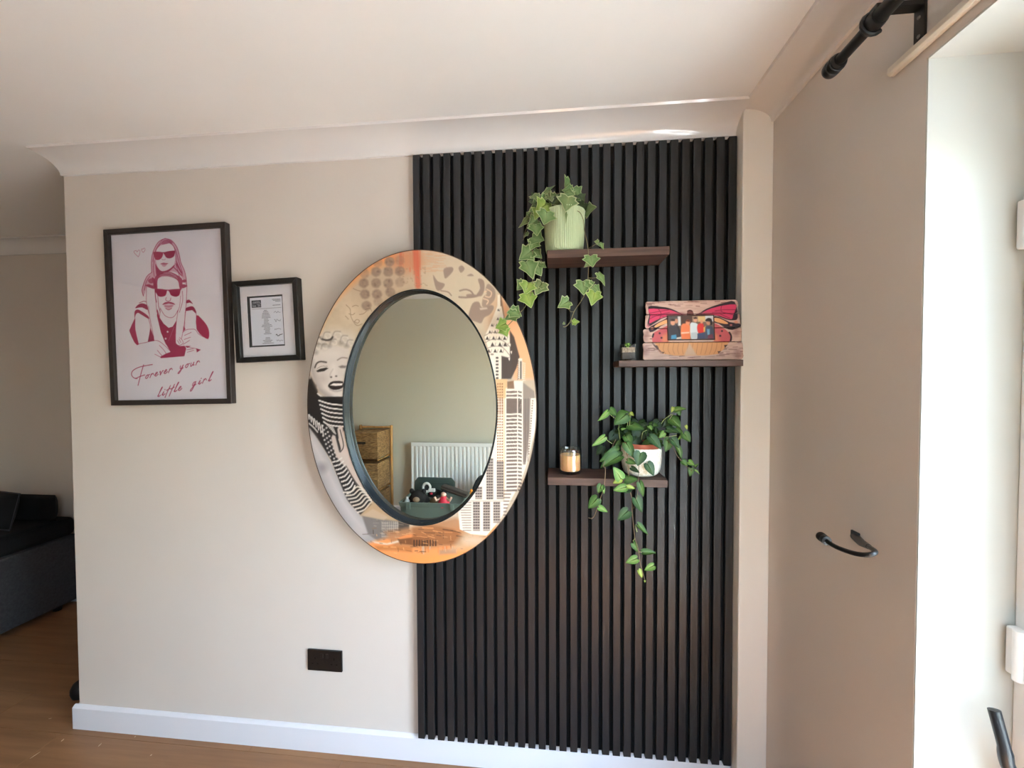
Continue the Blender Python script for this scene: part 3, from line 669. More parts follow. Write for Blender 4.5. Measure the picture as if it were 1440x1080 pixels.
for i in range(40):
    cv.dot((rng.uniform(560, 600), rng.uniform(375, 402)), rng.uniform(.6, 2), rng.uniform(.5, 1.4), (150, 126, 104), .4)
# ink dots
for x, y in ((575, 125), (640, 118), (490, 190), (567, 190), (640, 186), (412, 262), (490, 262), (567, 262), (640, 256), (420, 332), (495, 332), (580, 320), (430, 405), (502, 378), (415, 200), (500, 130)):
    fade = .35 if (x, y) in ((415, 200), (500, 130), (640, 256), (640, 118), (502, 378)) else .75
    cv.dot((x, y), 31, 31, (138, 116, 102), fade, 2.5, c2, .07)
    for _ in range(7): cv.dot((x+rng.uniform(-20, 20), y+rng.uniform(-20, 20)), rng.uniform(3, 9), rng.uniform(3, 9), (108, 90, 80) if _ % 2 else (168, 146, 126), .5*fade, 2, c2)
# small ink sketch
for q in ([(300, 400), (325, 425), (330, 470), (350, 510), (372, 530), (400, 520)], [(318, 455), (340, 462), (355, 452)], [(385, 460), (410, 455), (428, 440)], [(352, 505), (368, 492), (385, 500), (372, 515), (352, 505)], [(340, 410), (360, 402), (378, 408)], [(295, 470), (315, 490)], [(420, 430), (450, 420), (462, 440)], [(345, 295), (365, 305), (390, 312)]):
    ST(c2, q, .9, (126, 102, 84), .7)
# greyscale portrait at the left: dark ground, pale curls, face, patterned scarf
PL(c7, [(230, 230), (420, 170), (640, 260), (640, 420), (560, 520), (300, 420), (180, 420)], (208, 196, 182), .75, 12, 3)
PL(c7, [(50, 700), (110, 640), (160, 740), (205, 835), (215, 900), (240, 1100), (30, 1100), (30, 850)], (40, 34, 32), 1, 2)
PL(c7, [(120, 610), (132, 480), (180, 390), (330, 350), (500, 380), (560, 440), (540, 700), (500, 1030), (400, 985), (300, 905), (225, 835), (165, 730)], (204, 192, 184), 1, 3, 3)
PL(c7, [(130, 600), (150, 520), (178, 640), (215, 760), (300, 880), (420, 980), (300, 915), (215, 840), (160, 730)], (146, 134, 128), .8, 10, 2)
cv.dot((250, 720), 60, 55, (178, 164, 156), .6, 10, c7); cv.dot((440, 900), 50, 50, (216, 206, 198), .8, 10, c7); cv.dot((380, 620), 26, 70, (218, 208, 200), .8, 8, c7); cv.dot((340, 440), 110, 45, (216, 204, 194), .7, 12, c7)
for x, y, r in ((240, 300, 50), (310, 250, 52), (420, 250, 62), (500, 290, 55), (210, 370, 44), (280, 370, 40), (560, 330, 46), (380, 320, 44)):
    cv.dot((x, y), r, r*.85, (196, 184, 172), .85, 5, c7)
    ST(c7, [(x-r*.8, y+r*.2), (x-r*.3, y-r*.6), (x+r*.5, y-r*.45), (x+r*.7, y+r*.3), (x, y+r*.55), (x-r*.3, y+r*.1)], 1.6, (224, 214, 204), .6, 1.6)
    ST(c7, [(x-r*.9, y+r*.4), (x-r*.5, y-r*.7), (x+r*.5, y-r*.75)], 1.6, (120, 106, 98), .55, 2.2)
for x, y, r in ((200, 340, 30), (350, 300, 26), (270, 345, 26), (460, 330, 30), (330, 360, 24), (180, 430, 30), (520, 360, 26)): cv.dot((x, y), r, r*.7, (112, 100, 94), .5, 5, c7)
PL(c7, [(226, 836), (300, 905), (400, 975), (480, 1010), (480, 960), (400, 930), (320, 870)], (150, 138, 132), .6, 8)
ST(c7, [(255, 285), (300, 296), (345, 288), (368, 262)], 2.6, (58, 50, 46), .9, 1.5); ST(c7, [(225, 265), (260, 290)], 2, (90, 80, 74), .7, 2); ST(c7, [(150, 480), (145, 440), (175, 395)], 2, (110, 98, 90), .7, 2)
ST(c7, [(176, 592), (196, 548), (236, 528), (300, 536)], 2.0, (70, 58, 52), .95, 1.4); ST(c7, [(420, 512), (468, 486), (524, 490)], 1.5, (120, 104, 94), .85, 1.5)
PL(c7, [(190, 628), (232, 606), (300, 592), (322, 602), (276, 632), (205, 643)], (42, 36, 34), 1, 1.2); ST(c7, [(200, 605), (250, 578), (310, 580)], 1, (120, 106, 98), .7)
PL(c7, [(432, 582), (470, 568), (520, 576), (505, 598), (455, 598)], (112, 98, 92), .9, 2)
cv.dot((352, 696), 11, 8, (70, 58, 54), .9, 1.5, c7); cv.dot((407, 686), 12, 8, (80, 68, 62), .9, 1.5, c7); ST(c7, [(338, 690), (345, 655), (372, 610)], 1.2, (164, 150, 142), .6, 2)
PL(c7, [(318, 790), (346, 752), (400, 738), (480, 744), (486, 800), (436, 830), (374, 834), (336, 816)], (54, 44, 44), 1, 1.2, 2)
PL(c7, [(340, 784), (376, 764), (478, 764), (470, 786), (400, 792)], (224, 216, 208), 1, 1)
ST(c7, [(340, 830), (400, 852), (470, 838)], 1.4, (150, 136, 130), .7, 2); cv.dot((120, 690), 14, 26, (180, 168, 160), .9, 3, c7); ST(c7, [(165, 760), (190, 800), (185, 780)], 1.5, (86, 76, 70), .7, 2)
PL(c7, [(198, 868), (280, 920), (340, 985), (480, 1030), (490, 1100), (180, 1100)], (34, 30, 30), 1, 1.5)
for q in ([(206, 874), (232, 896), (258, 912)], [(278, 930), (300, 962), (296, 984)], [(200, 934), (290, 985), (370, 1012), (480, 1034)], [(216, 992), (330, 1034), (480, 1062)], [(204, 1030), (320, 1078), (400, 1098)], [(330, 960), (345, 990)], [(250, 935), (285, 960)]):
    ST(c7, q, 2.1, (206, 196, 190), 1)
# torso: striped scarf, dotted and striped sleeve, bare arm
PL(c3, [(40, -10), (300, -10), (290, 200), (250, 260), (320, 440), (480, 660), (390, 740), (300, 640), (205, 390), (120, 260), (40, 150)], (36, 32, 32), 1, 1.5)
PL(c3, [(44, 170), (118, 258), (200, 396), (262, 540), (318, 664), (410, 760), (480, 880), (470, 945), (350, 850), (250, 720), (150, 540), (70, 330)], (164, 158, 158), 1, 3, 2)
ST(c3, [(80, 260), (150, 390), (220, 540), (300, 690), (400, 820)], 12, (196, 188, 186), .7, 12); cv.dot((150, 440), 30, 30, (122, 116, 118), .6, 10, c3); cv.dot((380, 850), 60, 40, (186, 176, 172), .7, 10, c3)
for i in range(6):
    y = 22+i*27; ST(c3, [(128+i*6, y-8), (200, y+14), (300, y+24)], 2.0, (214, 206, 200), 1)
for i in range(7):
    ST(c3, [(50+i*16, 92+i*13), (62+i*15, 110+i*15), (66+i*15, 132+i*17)], 1.8, (206, 198, 192), .95)
ST(c3, [(46, 145), (90, 180), (120, 214)], 2, (206, 198, 192), .9)
for i in range(9):
    for j in range(3):
        cv.dot((128+j*24+i*9, 160+i*26+j*14), 6.5, 6, (212, 204, 198), .95, 1.2, c3)
for i in range(6): ST(c3, [(180+i*8, 170+i*9), (215+i*4, 176+i*10)], 1.6, (200, 192, 186), .9)
PL(c3, [(206, 250), (232, 238), (256, 330), (266, 320), (244, 196), (278, 180), (300, 300), (420, 590), (372, 552), (300, 440), (238, 370)], (196, 178, 168), 1, 2, 2)
ST(c3, [(262, 200), (284, 300), (264, 340)], 1.6, (60, 52, 50), .85); ST(c3, [(236, 250), (258, 340)], 1.2, (90, 80, 76), .8); ST(c3, [(300, 430), (360, 530), (420, 600)], 1.6, (74, 64, 60), .8)
for i in range(9):
    x, y = 214+i*11.5, 404+i*25; ST(c3, [(x, y), (x+32, y-8-i), (x+58-i, y-26-i*3)], 2.1, (212, 204, 196), 1)
for i in range(7):
    ST(c3, [(284+i*15, 596+i*21), (335+i*14, 590+i*19), (372+i*14, 560+i*17), (420+i*10, 582+i*15)], 2.1, (216, 204, 188), .95)
# city blocks and ruins at the foot
PL(c3, [(470, 650), (640, 760), (640, 800), (560, 780), (390, 742)], (176, 146, 112), .9, 4)
PL(c3, [(400, 742), (560, 770), (632, 780), (632, 905), (500, 905), (440, 860)], (118, 110, 106), .95, 3)
PL(c3, [(400, 742), (540, 772), (566, 752), (470, 700)], (186, 160, 134), .9, 2)
for i in range(9): ST(c3, [(528+i*12, 782), (528+i*12, 880)], .8, (196, 184, 170), .7, k=0)
for i in range(6): ST(c3, [(526, 790+i*17), (632, 790+i*17)], .8, (196, 184, 170), .7, k=0)
PL(c3, [(632, 780), (700, 800), (700, 900), (632, 905)], (64, 58, 54), .9, 2)
PL(mpm, [(508, 766), (560, 752), (640, 742), (700, 740), (690, 770), (640, 800), (560, 800), (520, 780)], (234, 150, 92), 1, 6)
PL(mpm, [(540, 748), (600, 738), (640, 728), (672, 738), (650, 765), (600, 772), (555, 768)], (176, 122, 84), .85, 6)
PL(c3, [(470, 905), (560, 918), (640, 896), (640, 910), (560, 930), (480, 916)], (222, 206, 186), .9, 2)
PL(c3, [(480, 935), (600, 930), (720, 940), (720, 975), (600, 965), (500, 962)], (178, 110, 60), .7, 4)
PL(c3, [(620, 880), (760, 862), (810, 880), (810, 930), (730, 930), (640, 920)], (120, 76, 48), .9, 2); PL(c3, [(612, 884), (700, 862), (780, 858), (780, 872), (640, 892)], (226, 140, 84), .9, 1.5)
for i in range(6): PL(c3, [(724+i*16, 900), (733+i*16, 900), (733+i*16, 934), (724+i*16, 934)], (56, 36, 26), .85)
PL(c5, [(0, 820), (120, 800), (260, 830), (330, 880), (300, 930), (150, 925), (0, 930)], (150, 96, 60), .8, 4)
for i in range(9): PL(c5, [(6+i*17, 896), (16+i*17, 896), (16+i*17, 936), (6+i*17, 936)], (70, 44, 32), .85)
for i in range(14):
    x, y = rng.uniform(0, 300), rng.uniform(815, 885); ST(c5, [(x, y), (x+rng.uniform(20, 70), y+rng.uniform(2, 14))], rng.uniform(.8, 1.8), ((86, 56, 40), (228, 160, 104))[i % 2], .7)
for i in range(16):
    x = rng.uniform(0, 260); ST(c5, [(x, 940), (x+rng.uniform(-2, 2), 940+rng.uniform(10, 45))], rng.uniform(1, 2.4), (208, 120, 62) if i % 2 else (190, 168, 152), .6)
ST(c5, [(0, 1020), (120, 1020), (260, 985)], 9, (242, 150, 80), .8, 8); PL(c5, [(170, 960), (280, 950), (280, 985), (170, 990)], (150, 130, 122), .6, 4)
for i in range(90):                                    # ink-like flecks of masonry
    x, y = rng.uniform(500, 690), rng.uniform(742, 778); l_ = rng.uniform(2, 9); c_ = ((92, 58, 38), (236, 176, 122), (150, 92, 54), (70, 50, 42))[i % 4]
    if abs(x-595) > 95*(1-(y-742)/120): continue
    ST(mpm, [(x, y), (x+l_, y+rng.uniform(-.6, 1.2))] if i % 3 else [(x, y), (x+.3, y+l_*.7)], rng.uniform(.6, 1.5), c_, .6, k=0)
for i in range(26):
    x, y = 440+rng.uniform(0, 190), rng.uniform(748, 900); ST(c3, [(x, y), (x+rng.uniform(8, 40), y+rng.uniform(-3, 5))], rng.uniform(.6, 1.4), ((84, 78, 74), (188, 172, 156))[i % 2], .45, k=0)
# towers at the right
PL(c5, [(330, 840), (470, 860), (440, 930), (320, 960), (240, 960)], (196, 164, 132), .8, 8)
PL(c8, [(430, 300), (520, 440), (620, 600), (700, 800), (760, 1100), (560, 1100), (470, 600)], (236, 172, 128), 1, 6)
PL(c8, [(300, 330), (430, 300), (470, 600), (380, 560), (300, 620), (280, 480)], (216, 170, 134), .6, 14)
# posterised second face
BR = (150, 128, 116)
PL(c4, [(130, 210), (160, 250), (205, 268), (180, 305), (150, 300)], BR, .9, 1.2, 3); PL(c4, [(200, 170), (250, 160), (256, 186), (212, 232), (200, 212)], BR, .9, 1.2, 3)
PL(c4, [(292, 165), (312, 150), (330, 172), (306, 196)], BR, .85, 1.2, 3); PL(c4, [(345, 216), (370, 202), (388, 216)], BR, .85, 1.2, 3); ST(c4, [(180, 310), (225, 318), (246, 340)], 1.8, BR, .9)
ST(c4, [(300, 310), (335, 302), (368, 312), (384, 332)], 2.2, BR, .95); ST(c4, [(296, 350), (340, 352), (400, 345), (430, 330)], 2.6, BR, .95); PL(c4, [(340, 335), (380, 330), (420, 345), (360, 356)], BR, .9, 1.2, 3)
PL(c4, [(415, 236), (450, 245), (456, 300), (440, 340), (420, 345), (402, 340), (428, 295)], BR, .95, 1.2, 3)
PL(c4, [(380, 390), (420, 380), (440, 415), (500, 400), (515, 420), (490, 460), (455, 480), (435, 515), (400, 505), (362, 490), (356, 460)], BR, .95, 1.2, 3)
PL(c4, [(480, 265), (520, 300), (524, 350), (506, 385), (470, 412), (440, 405), (448, 350), (470, 330), (462, 300)], BR, .8, 1.5, 3)
for q in ([(470, 300), (500, 320), (490, 350), (462, 345)], [(450, 360), (480, 372), (470, 395)], [(455, 318), (470, 312)]): ST(c4, q, 1.6, (222, 190, 160), .9)
PL(c4, [(424, 420), (470, 415), (476, 425), (430, 432)], (204, 184, 164), .9, 1)
# crown of the tall tower
CR, DK, MD = (238, 224, 206), (74, 62, 58), (146, 128, 116)
PL(c8, [(425, 300), (440, 310), (470, 520), (460, 560), (430, 470)], (150, 116, 94), .9, 1.2)
PL(c8, [(404, 300), (428, 300), (432, 420), (400, 420)], CR, 1, 1); ST(c8, [(430, 280), (436, 420)], .8, (110, 86, 70), .8)
PL(c8, [(400, 410), (440, 410), (470, 560), (520, 700), (540, 960), (530, 1100), (350, 1100), (340, 900), (280, 700), (340, 560)], CR, 1, 1.2)
PL(c8, [(520, 640), (560, 700), (612, 890), (580, 1000), (530, 1100), (440, 1100), (440, 880), (520, 900)], DK, .95, 1.5)
for y, xs, r in ((445, (410,), 10), (530, (405, 440), 11), (590, (350, 395, 440), 11), (655, (330, 380, 425, 470), 13), (715, (305, 365, 420, 470), 16), (775, (355, 425, 475), 18), (835, (320, 380, 435), 16)):
    for x in xs: PL(c8, [(x-r*1.05, y+r*.8), (x, y-r*1.4), (x+r*1.1, y+r*.9)], DK, .95); ST(c8, [(x+r*1.7, y-r), (x+r*1.2, y+r)], .8, MD, .8, k=0)
for q in ([(280, 690), (340, 660), (420, 665), (500, 700)], [(285, 755), (350, 725), (440, 730), (515, 790)], [(300, 810), (370, 790), (450, 800), (522, 880)]):
    ST(c8, q, 1.0, MD, .9)
for x, y in ((520, 780), (532, 850), (512, 915)): PL(c8, [(x-8, y-12), (x+10, y-14), (x+4, y+16)], CR, 1)
PL(c8, [(330, 860), (430, 850), (436, 900), (436, 1100), (352, 1100)], CR, 1, 1); cv.dot((352, 866), 16, 9, MD, 1, 1, c8)
for i in range(8): PL(c8, [(386, 890+i*32), (412, 890+i*32), (412, 908+i*32), (386, 908+i*32)], DK, .9)
PL(c8, [(600, 905), (636, 905), (640, 1100), (596, 1100)], CR, 1, 1)
for i in range(10): ST(c8, [(592, 940+i*18), (606, 930+i*18)], .9, DK, .8); ST(c8, [(645, 950+i*18), (664, 950+i*18)], 1.0, CR, .9)
PL(c8, [(616, 930), (632, 930), (632, 1100), (616, 1100)], DK, .8, 1)
# facades below
PL(c4, [(525, 870), (600, 870), (610, 1100), (525, 1100)], (222, 180, 134), 1, 1.2); PL(c4, [(590, 930), (645, 880), (700, 880), (700, 1100), (590, 1100)], CR, 1, 1.2); PL(c4, [(600, 885), (640, 880), (645, 930), (600, 930)], (128, 96, 74), .9, 1.5)
PL(c4, [(700, 890), (770, 945), (782, 1100), (700, 1100)], (150, 134, 122), 1, 1.2)
PL(c5, [(526, 0), (785, 0), (775, 200), (735, 380), (690, 520), (620, 650), (560, 760), (470, 870), (370, 860), (300, 830), (290, 720), (400, 590), (480, 400), (520, 200)], CR, 1, 1.2)
PL(c5, [(700, 0), (748, 0), (742, 200), (716, 420), (700, 420)], (140, 124, 114), .95, 1.2)
for x in (706, 718, 732): ST(c5, [(x, 0), (x-2, 400)], .9, (96, 82, 76), .8, k=0)
for m_, y0, n_ in ((c4, 895, 11), (c5, 5, 23)):
    for i in range(n_):
        y = y0+i*17.5
        for x in (536, 550, 564): PL(m_, [(x, y), (x+9, y), (x+9, y+10), (x, y+10)], (150, 100, 66), .9)
for m_, y0, n_ in ((c4, 945, 6), (c5, 14, 25)):
    for i in range(n_):
        y = y0+i*23.5
        if m_ is c5 and y > 600: break
        PL(m_, [(594, y), (662, y-2), (662, y+11), (594, y+13)], (112, 94, 86), .95); PL(m_, [(668, y-3), (692, y+4), (692, y+14), (668, y+9)], (92, 78, 72), .9)
ST(c5, [(580, 0), (580, 640)], 1.5, (226, 190, 144), .9, k=0)
for i in range(22):
    y = 10+i*16; PL(c5, [(756-i*1.2, y), (766-i*1.2, y+2), (765-i*1.2, y+11), (755-i*1.2, y+9)], (128, 108, 96), .85)
for x0, ya, yb in ((470, 380, 640), (400, 560, 640), (536, 400, 640), (386, 655, 840), (450, 655, 840), (514, 655, 790)):
    PL(c5, [(x0-3, ya), (x0+42, ya), (x0+42, yb), (x0-3, yb)], (140, 122, 112), .8)
    y = ya+4
    while y < yb-10:
        for dx in (0, 14, 28): PL(c5, [(x0+dx, y), (x0+dx+9, y), (x0+dx+9, y+10), (x0+dx, y+10)], (84, 70, 66), .95)
        ST(c5, [(x0-3, y+13), (x0+42, y+13)], .6, (220, 206, 190), .9, k=0); y += 17.5
for y in range(580, 740, 22): PL(c5, [(575, y), (630-(y-580)*.25, y), (630-(y-580)*.25, y+10), (575, y+10)], (126, 108, 100), .85)
ST(c5, [(330, 650), (640, 650)], 1, (170, 152, 138), .8, k=0)
for i in range(12): ST(c5, [(300+i*2, 660+i*16), (370, 660+i*16)], 1.6, (142, 124, 114), .7, k=0)
cv.dot((380, 900), 60, 24, (214, 196, 176), .6, 10, c5)
# the surround itself: a 2 cm thick oval ring
NT, NR = 1080, 74
th = np.linspace(0, 2*np.pi, NT, endpoint=False); t = np.linspace(0, 1, NR)[:, None]
U = (IA+.001+(RA-IA-.001)*t)*np.cos(th); V = RB+(IB+.001+(RB-IB-.001)*t)*np.sin(th)
P = np.stack([U, np.full_like(U, YR), V], -1)
acol = cv.sample(U, V); acol[-2:] = lin((74, 54, 42))                                # dark cut edge round the print
obj('printed_surround', gridmesh('printed_surround', P, acol, M_ARTGLOSS, wrap=True), mr)
def ell_sweep(prof, a, b, n=160):
    """closed profile [(inset, y)] swept round an ellipse"""
    m = MB(); k = len(prof); vs = []; fs = []
    for i in range(n):
        an = 2*math.pi*i/n
        for ins, y in prof: vs.append(((a-ins)*math.cos(an), y, RB+(b-ins)*math.sin(an)))
    for i in range(n):
        for j in range(k): fs.append((i*k+j, i*k+(j+1) % k, ((i+1) % n)*k+(j+1) % k, ((i+1) % n)*k+j))
    return m.add(vs, fs)
ell_sweep([(0, YR+.0004), (.0005, YR+.0003), (.11, YR+.0006), (.11, -.060), (0, -.060)], RA, RB).build('surround_board', M_EDGE, mr, smooth=True)
ell_sweep([(-.010, -.059), (-.010, -.044), (.0095, -.0435), (.0095, -.0485), (.0070, -.056), (.0056, -.0585), (.0056, -.068), (.0036, -.071), (.0034, -.083), (.0012, -.0845), (-.0012, -.083), (-.0012, -.0805)], IA, IB).build('inner_rim', M_RIM, mr, smooth=True)
gm = MB(); n = 160
gm.add([((IA-.005)*math.cos(2*math.pi*i/n), y, RB+(IB-.005)*math.sin(2*math.pi*i/n)) for y in (YG, YG+.003) for i in range(n)], [tuple(range(n)), tuple(range(n, 2*n))[::-1]]+[(i, (i+1) % n, n+(i+1) % n, n+i) for i in range(n)])
gm.build('mirror_glass', M_MIRROR, mr)

# ================================================================== butterfly photo frame of four planks
bf = thing('photo_frame', (1.006, -.120, SH2), 'weathered plank photo frame painted with a pink butterfly, on the middle shelf', 'photo frame')
YB = -.120; LEAN = 0.12
bf.rotation_euler = (-LEAN, 0, 0)
def mpb(px, py):
    p = at(px, py, y=YB+.012); return p.x-bf.location.x, (p.z-bf.location.z)
c9 = lambda x, y: mpb(895+x/9.6, 410+y/9.6)
WOOD, DKW = (206, 172, 158), (122, 84, 82)
cv = Canvas(-.19, .19, -.02, .24, 1100, WOOD, mpb)
def PB(pts, c, al=1, soft=None, k=0): cv.poly(pts, c, al, soft, c9, k)
def SB(pts, w_, c, al=1, soft=None, k=4): cv.stroke(pts, w_, c, al, soft, c9, k)
cv.grain(.02, 8, (1, 5))
for i in range(90):
    x, y = rng.uniform(80, 1400), rng.choice([rng.uniform(130, 210), rng.uniform(760, 900), rng.uniform(540, 900)])
    if 330 < x < 1100 and y > 560 and y < 830: continue
    SB([(x, y), (x+rng.uniform(30, 130), y+rng.uniform(-8, 4))], rng.uniform(.6, 1.6), DKW, rng.uniform(.25, .7), k=0)
for x, y, r in ((110, 620, 40), (100, 800, 50), (140, 560, 30), (1330, 560, 40), (1370, 300, 40), (130, 330, 30), (1340, 860, 50)): cv.dot((x, y), r, r*1.3, DKW, .5, 6, c9)
INK, PK, PK2, OR = (54, 40, 48), (216, 66, 104), (196, 92, 96), (232, 172, 118)
# upper wings
PB([(165, 205), (300, 205), (430, 225), (540, 268), (640, 330), (560, 345), (420, 350), (330, 375), (250, 430), (150, 480), (150, 400), (170, 330)], INK, 1, None, 3)
PB([(160, 238), (320, 240), (440, 248), (540, 285), (600, 322), (440, 335), (330, 365), (230, 410), (165, 436), (185, 330)], PK, 1, None, 2)
PB([(1330, 140), (1180, 158), (1040, 200), (930, 245), (860, 290), (800, 325), (1000, 330), (1080, 335), (1200, 380), (1290, 395), (1360, 360)], INK, 1, None, 3)
PB([(1335, 175), (1190, 188), (1070, 215), (960, 250), (880, 305), (1020, 322), (1120, 335), (1200, 365), (1280, 380), (1300, 330), (1345, 230)], PK, 1, None, 2)
PB([(400, 300), (600, 290), (690, 320), (640, 345), (400, 345)], (170, 92, 98), .8, 3); PB([(780, 325), (880, 285), (1000, 290), (1030, 325)], (170, 92, 98), .8, 3)
for q in ([(170, 300), (320, 270), (440, 250)], [(165, 380), (300, 320), (440, 290)], [(300, 245), (330, 300), (310, 370)], [(200, 345), (300, 330), (380, 350)], [(1330, 250), (1180, 250), (1060, 265)], [(1300, 320), (1160, 285), (1020, 290)], [(1150, 200), (1140, 260), (1180, 300)], [(1250, 365), (1130, 310)]): SB(q, .9, (138, 40, 66), .9)
# lower wings
PB([(160, 500), (240, 450), (380, 380), (420, 360), (420, 420), (330, 470), (250, 530), (180, 555)], INK, 1, None, 2); PB([(232, 482), (280, 440), (370, 395), (415, 385), (412, 430), (330, 462), (260, 492)], OR, 1, None, 2)
PB([(1030, 345), (1110, 350), (1250, 420), (1380, 440), (1395, 480), (1280, 525), (1190, 500), (1100, 440), (1030, 420)], INK, 1, None, 2); PB([(1040, 362), (1120, 370), (1220, 425), (1215, 446), (1130, 435), (1040, 405)], OR, 1, None, 2)
cv.dot((205, 505), 22, 18, (200, 130, 110), .9, 1.5, c9); cv.dot((1335, 420), 26, 20, (216, 140, 116), .9, 1.5, c9); cv.dot((150, 470), 20, 22, (206, 120, 130), .8, 3, c9); cv.dot((1265, 460), 16, 12, (216, 120, 120), .9, 1.5, c9)
PB([(200, 620), (230, 560), (340, 500), (420, 465), (420, 690), (205, 692)], PK2, 1, None, 0); PB([(1030, 430), (1100, 460), (1190, 520), (1250, 580), (1262, 640), (1230, 700), (1030, 680)], PK2, 1, None, 0)
PB([(340, 600), (420, 560), (420, 690), (330, 690)], (220, 140, 96), .8, 5); PB([(1030, 560), (1080, 600), (1100, 680), (1030, 680)], (220, 140, 96), .8, 5)
for q in ((305, 570), (328, 632), (1142, 540), (1115, 605)): cv.dot(q, 13, 13, INK, 1, 1, c9)
SB([(210, 620), (222, 580)], 2, INK, 1); SB([(1240, 560), (1262, 610), (1252, 670)], 2, INK, 1); SB([(205, 700), (260, 770), (340, 840)], 1.6, (96, 66, 60), .7)
PB([(230, 700), (1230, 690), (1160, 780), (1070, 850), (900, 870), (500, 872), (340, 845)], (218, 156, 106), 1, None, 0)
for i in range(14): SB([(300+i*64, 705), (310+i*60+(i-7)*4, 790), (320+i*58, 850)], .7, (176, 112, 74), .7)
PB([(620, 870), (700, 700), (790, 868)], (206, 172, 148), .9, 2); PB([(215, 735), (270, 735), (290, 790), (265, 780)], (70, 48, 46), .9); PB([(1160, 730), (1210, 725), (1170, 770)], (70, 48, 46), .9); PB([(1070, 815), (1120, 810), (1080, 840)], (70, 48, 46), .9); PB([(325, 820), (360, 825), (345, 845)], (70, 48, 46), .9)
PB([(680, 340), (690, 265), (720, 250), (755, 265), (770, 335)], (112, 66, 62), 1, None, 2); SB([(690, 270), (720, 258), (750, 270)], 1.4, (84, 46, 46))
zs = [mpb(0, 0)[1]]
def vrow(y, x=720): return c9(x, y)[1]
cuts = [vrow(902), vrow(690), vrow(500), vrow(308), vrow(118)]
ulL = [c9(x, y)[0] for x, y in ((76, 800), (88, 600), (112, 400), (128, 230))]; ulR = [c9(x, y)[0] for x, y in ((1408, 800), (1404, 560), (1396, 380), (1372, 190))]
cuts = [0.0006, *cuts[1:]]
CA = 1/math.cos(LEAN)
for i in range(4):
    u0, u1, v0, v1 = ulL[i], ulR[i], cuts[i]*CA+.0005, cuts[i+1]*CA-.0005; nu, nv = 260, 46
    s_, r_ = np.linspace(0, 1, nu), np.linspace(0, 1, nv)
    U = np.zeros((nv, nu)); V = np.zeros((nv, nu))
    jl = np.interp(r_, np.linspace(0, 1, 6), rng.uniform(-.0022, .0022, 6)); jr = np.interp(r_, np.linspace(0, 1, 6), rng.uniform(-.0022, .0022, 6))
    jt = np.interp(s_, np.linspace(0, 1, 9), rng.uniform(-.0012, 0, 9))*(1 if i == 3 else .2)
    for b_ in range(nv):
        L_, R_ = u0+jl[b_], u1+jr[b_]; rr = .006*max(0, 1-min(r_[b_], 1-r_[b_])/.12)**2
        U[b_] = L_+rr+(R_-L_-2*rr)*s_
    V = v0+(v1+jt[None, :]-v0)*r_[:, None]*np.ones((1, nu))
    yj = -.009+rng.uniform(-.001, .001)
    ed = np.minimum(np.minimum(r_, 1-r_)[:, None]/.05, np.minimum(s_, 1-s_)[None, :]/.012); Y = yj+.0018*np.clip(1-ed, 0, 1)**2
    P = np.stack([U, Y, V], -1)
    col = cv.sample(U, V/CA)
    # close the back: two extra border rows
    pk = obj('plank', gridmesh('plank', P, col, M_PRINT), bf)
    so_ = pk.modifiers.new('thickness', 'SOLIDIFY'); so_.thickness = .012; so_.offset = 1 if False else -1
# small group photograph behind its window
gp = [c9(x, y) for x, y in ((420, 352), (1025, 325), (1028, 645), (425, 660))]
g0, g1 = (gp[0][0]+gp[3][0])/2, (gp[1][0]+gp[2][0])/2; q1, q0 = (gp[0][1]+gp[1][1])/2*CA, (gp[2][1]+gp[3][1])/2*CA
cv = Canvas(g0-.005, g1+.005, q0-.005, q1+.005, 1500, (120, 96, 84), None)
cx = lambda x, y: (g0+(x-420)/605*(g1-g0), q1-(y-340)/315*(q1-q0))
def PQ(pts, c, al=1, k=0): cv.poly(pts, c, al, 1.2, cx, k)
PQ([(420, 340), (560, 340), (560, 660), (420, 660)], (96, 88, 86)); PQ([(548, 340), (590, 340), (588, 470), (552, 470)], (226, 222, 216)); PQ([(590, 340), (745, 340), (745, 460), (590, 460)], (92, 70, 64)); PQ([(745, 340), (830, 340), (830, 420), (745, 420)], (170, 140, 120)); PQ([(820, 345), (920, 345), (920, 420), (820, 420)], (222, 186, 130)); PQ([(918, 340), (1028, 340), (1028, 420), (918, 420)], (206, 210, 214))
PQ([(424, 490), (470, 460), (510, 470), (560, 500), (590, 580), (590, 660), (424, 660)], (70, 66, 72), 1, 2); PQ([(520, 450), (560, 480), (585, 560), (570, 600)], (60, 56, 62), 1, 0); cv.dot((480, 425), 32, 40, (222, 160, 130), 1, 1.2, cx); cv.dot((528, 405), 24, 32, (206, 146, 118), 1, 1.2, cx); PQ([(450, 385), (480, 375), (512, 388), (505, 405), (460, 405)], (60, 46, 42))
PQ([(592, 470), (640, 440), (700, 450), (716, 520), (706, 660), (590, 660)], (234, 128, 82), 1, 2); cv.dot((684, 425), 30, 36, (226, 146, 112), 1, 1.2, cx); PQ([(655, 400), (690, 385), (712, 400), (706, 420), (660, 412)], (120, 56, 40)); PQ([(590, 560), (700, 555), (700, 575), (590, 582)], (238, 196, 172))
PQ([(712, 450), (760, 430), (812, 450), (826, 520), (800, 650), (720, 650)], (216, 222, 224), 1, 2); cv.dot((785, 392), 26, 34, (226, 170, 142), 1, 1.2, cx); PQ([(760, 365), (790, 352), (814, 370), (800, 380), (766, 382)], (80, 60, 50)); PQ([(720, 570), (800, 560), (798, 650), (722, 650)], (186, 194, 200), .9)
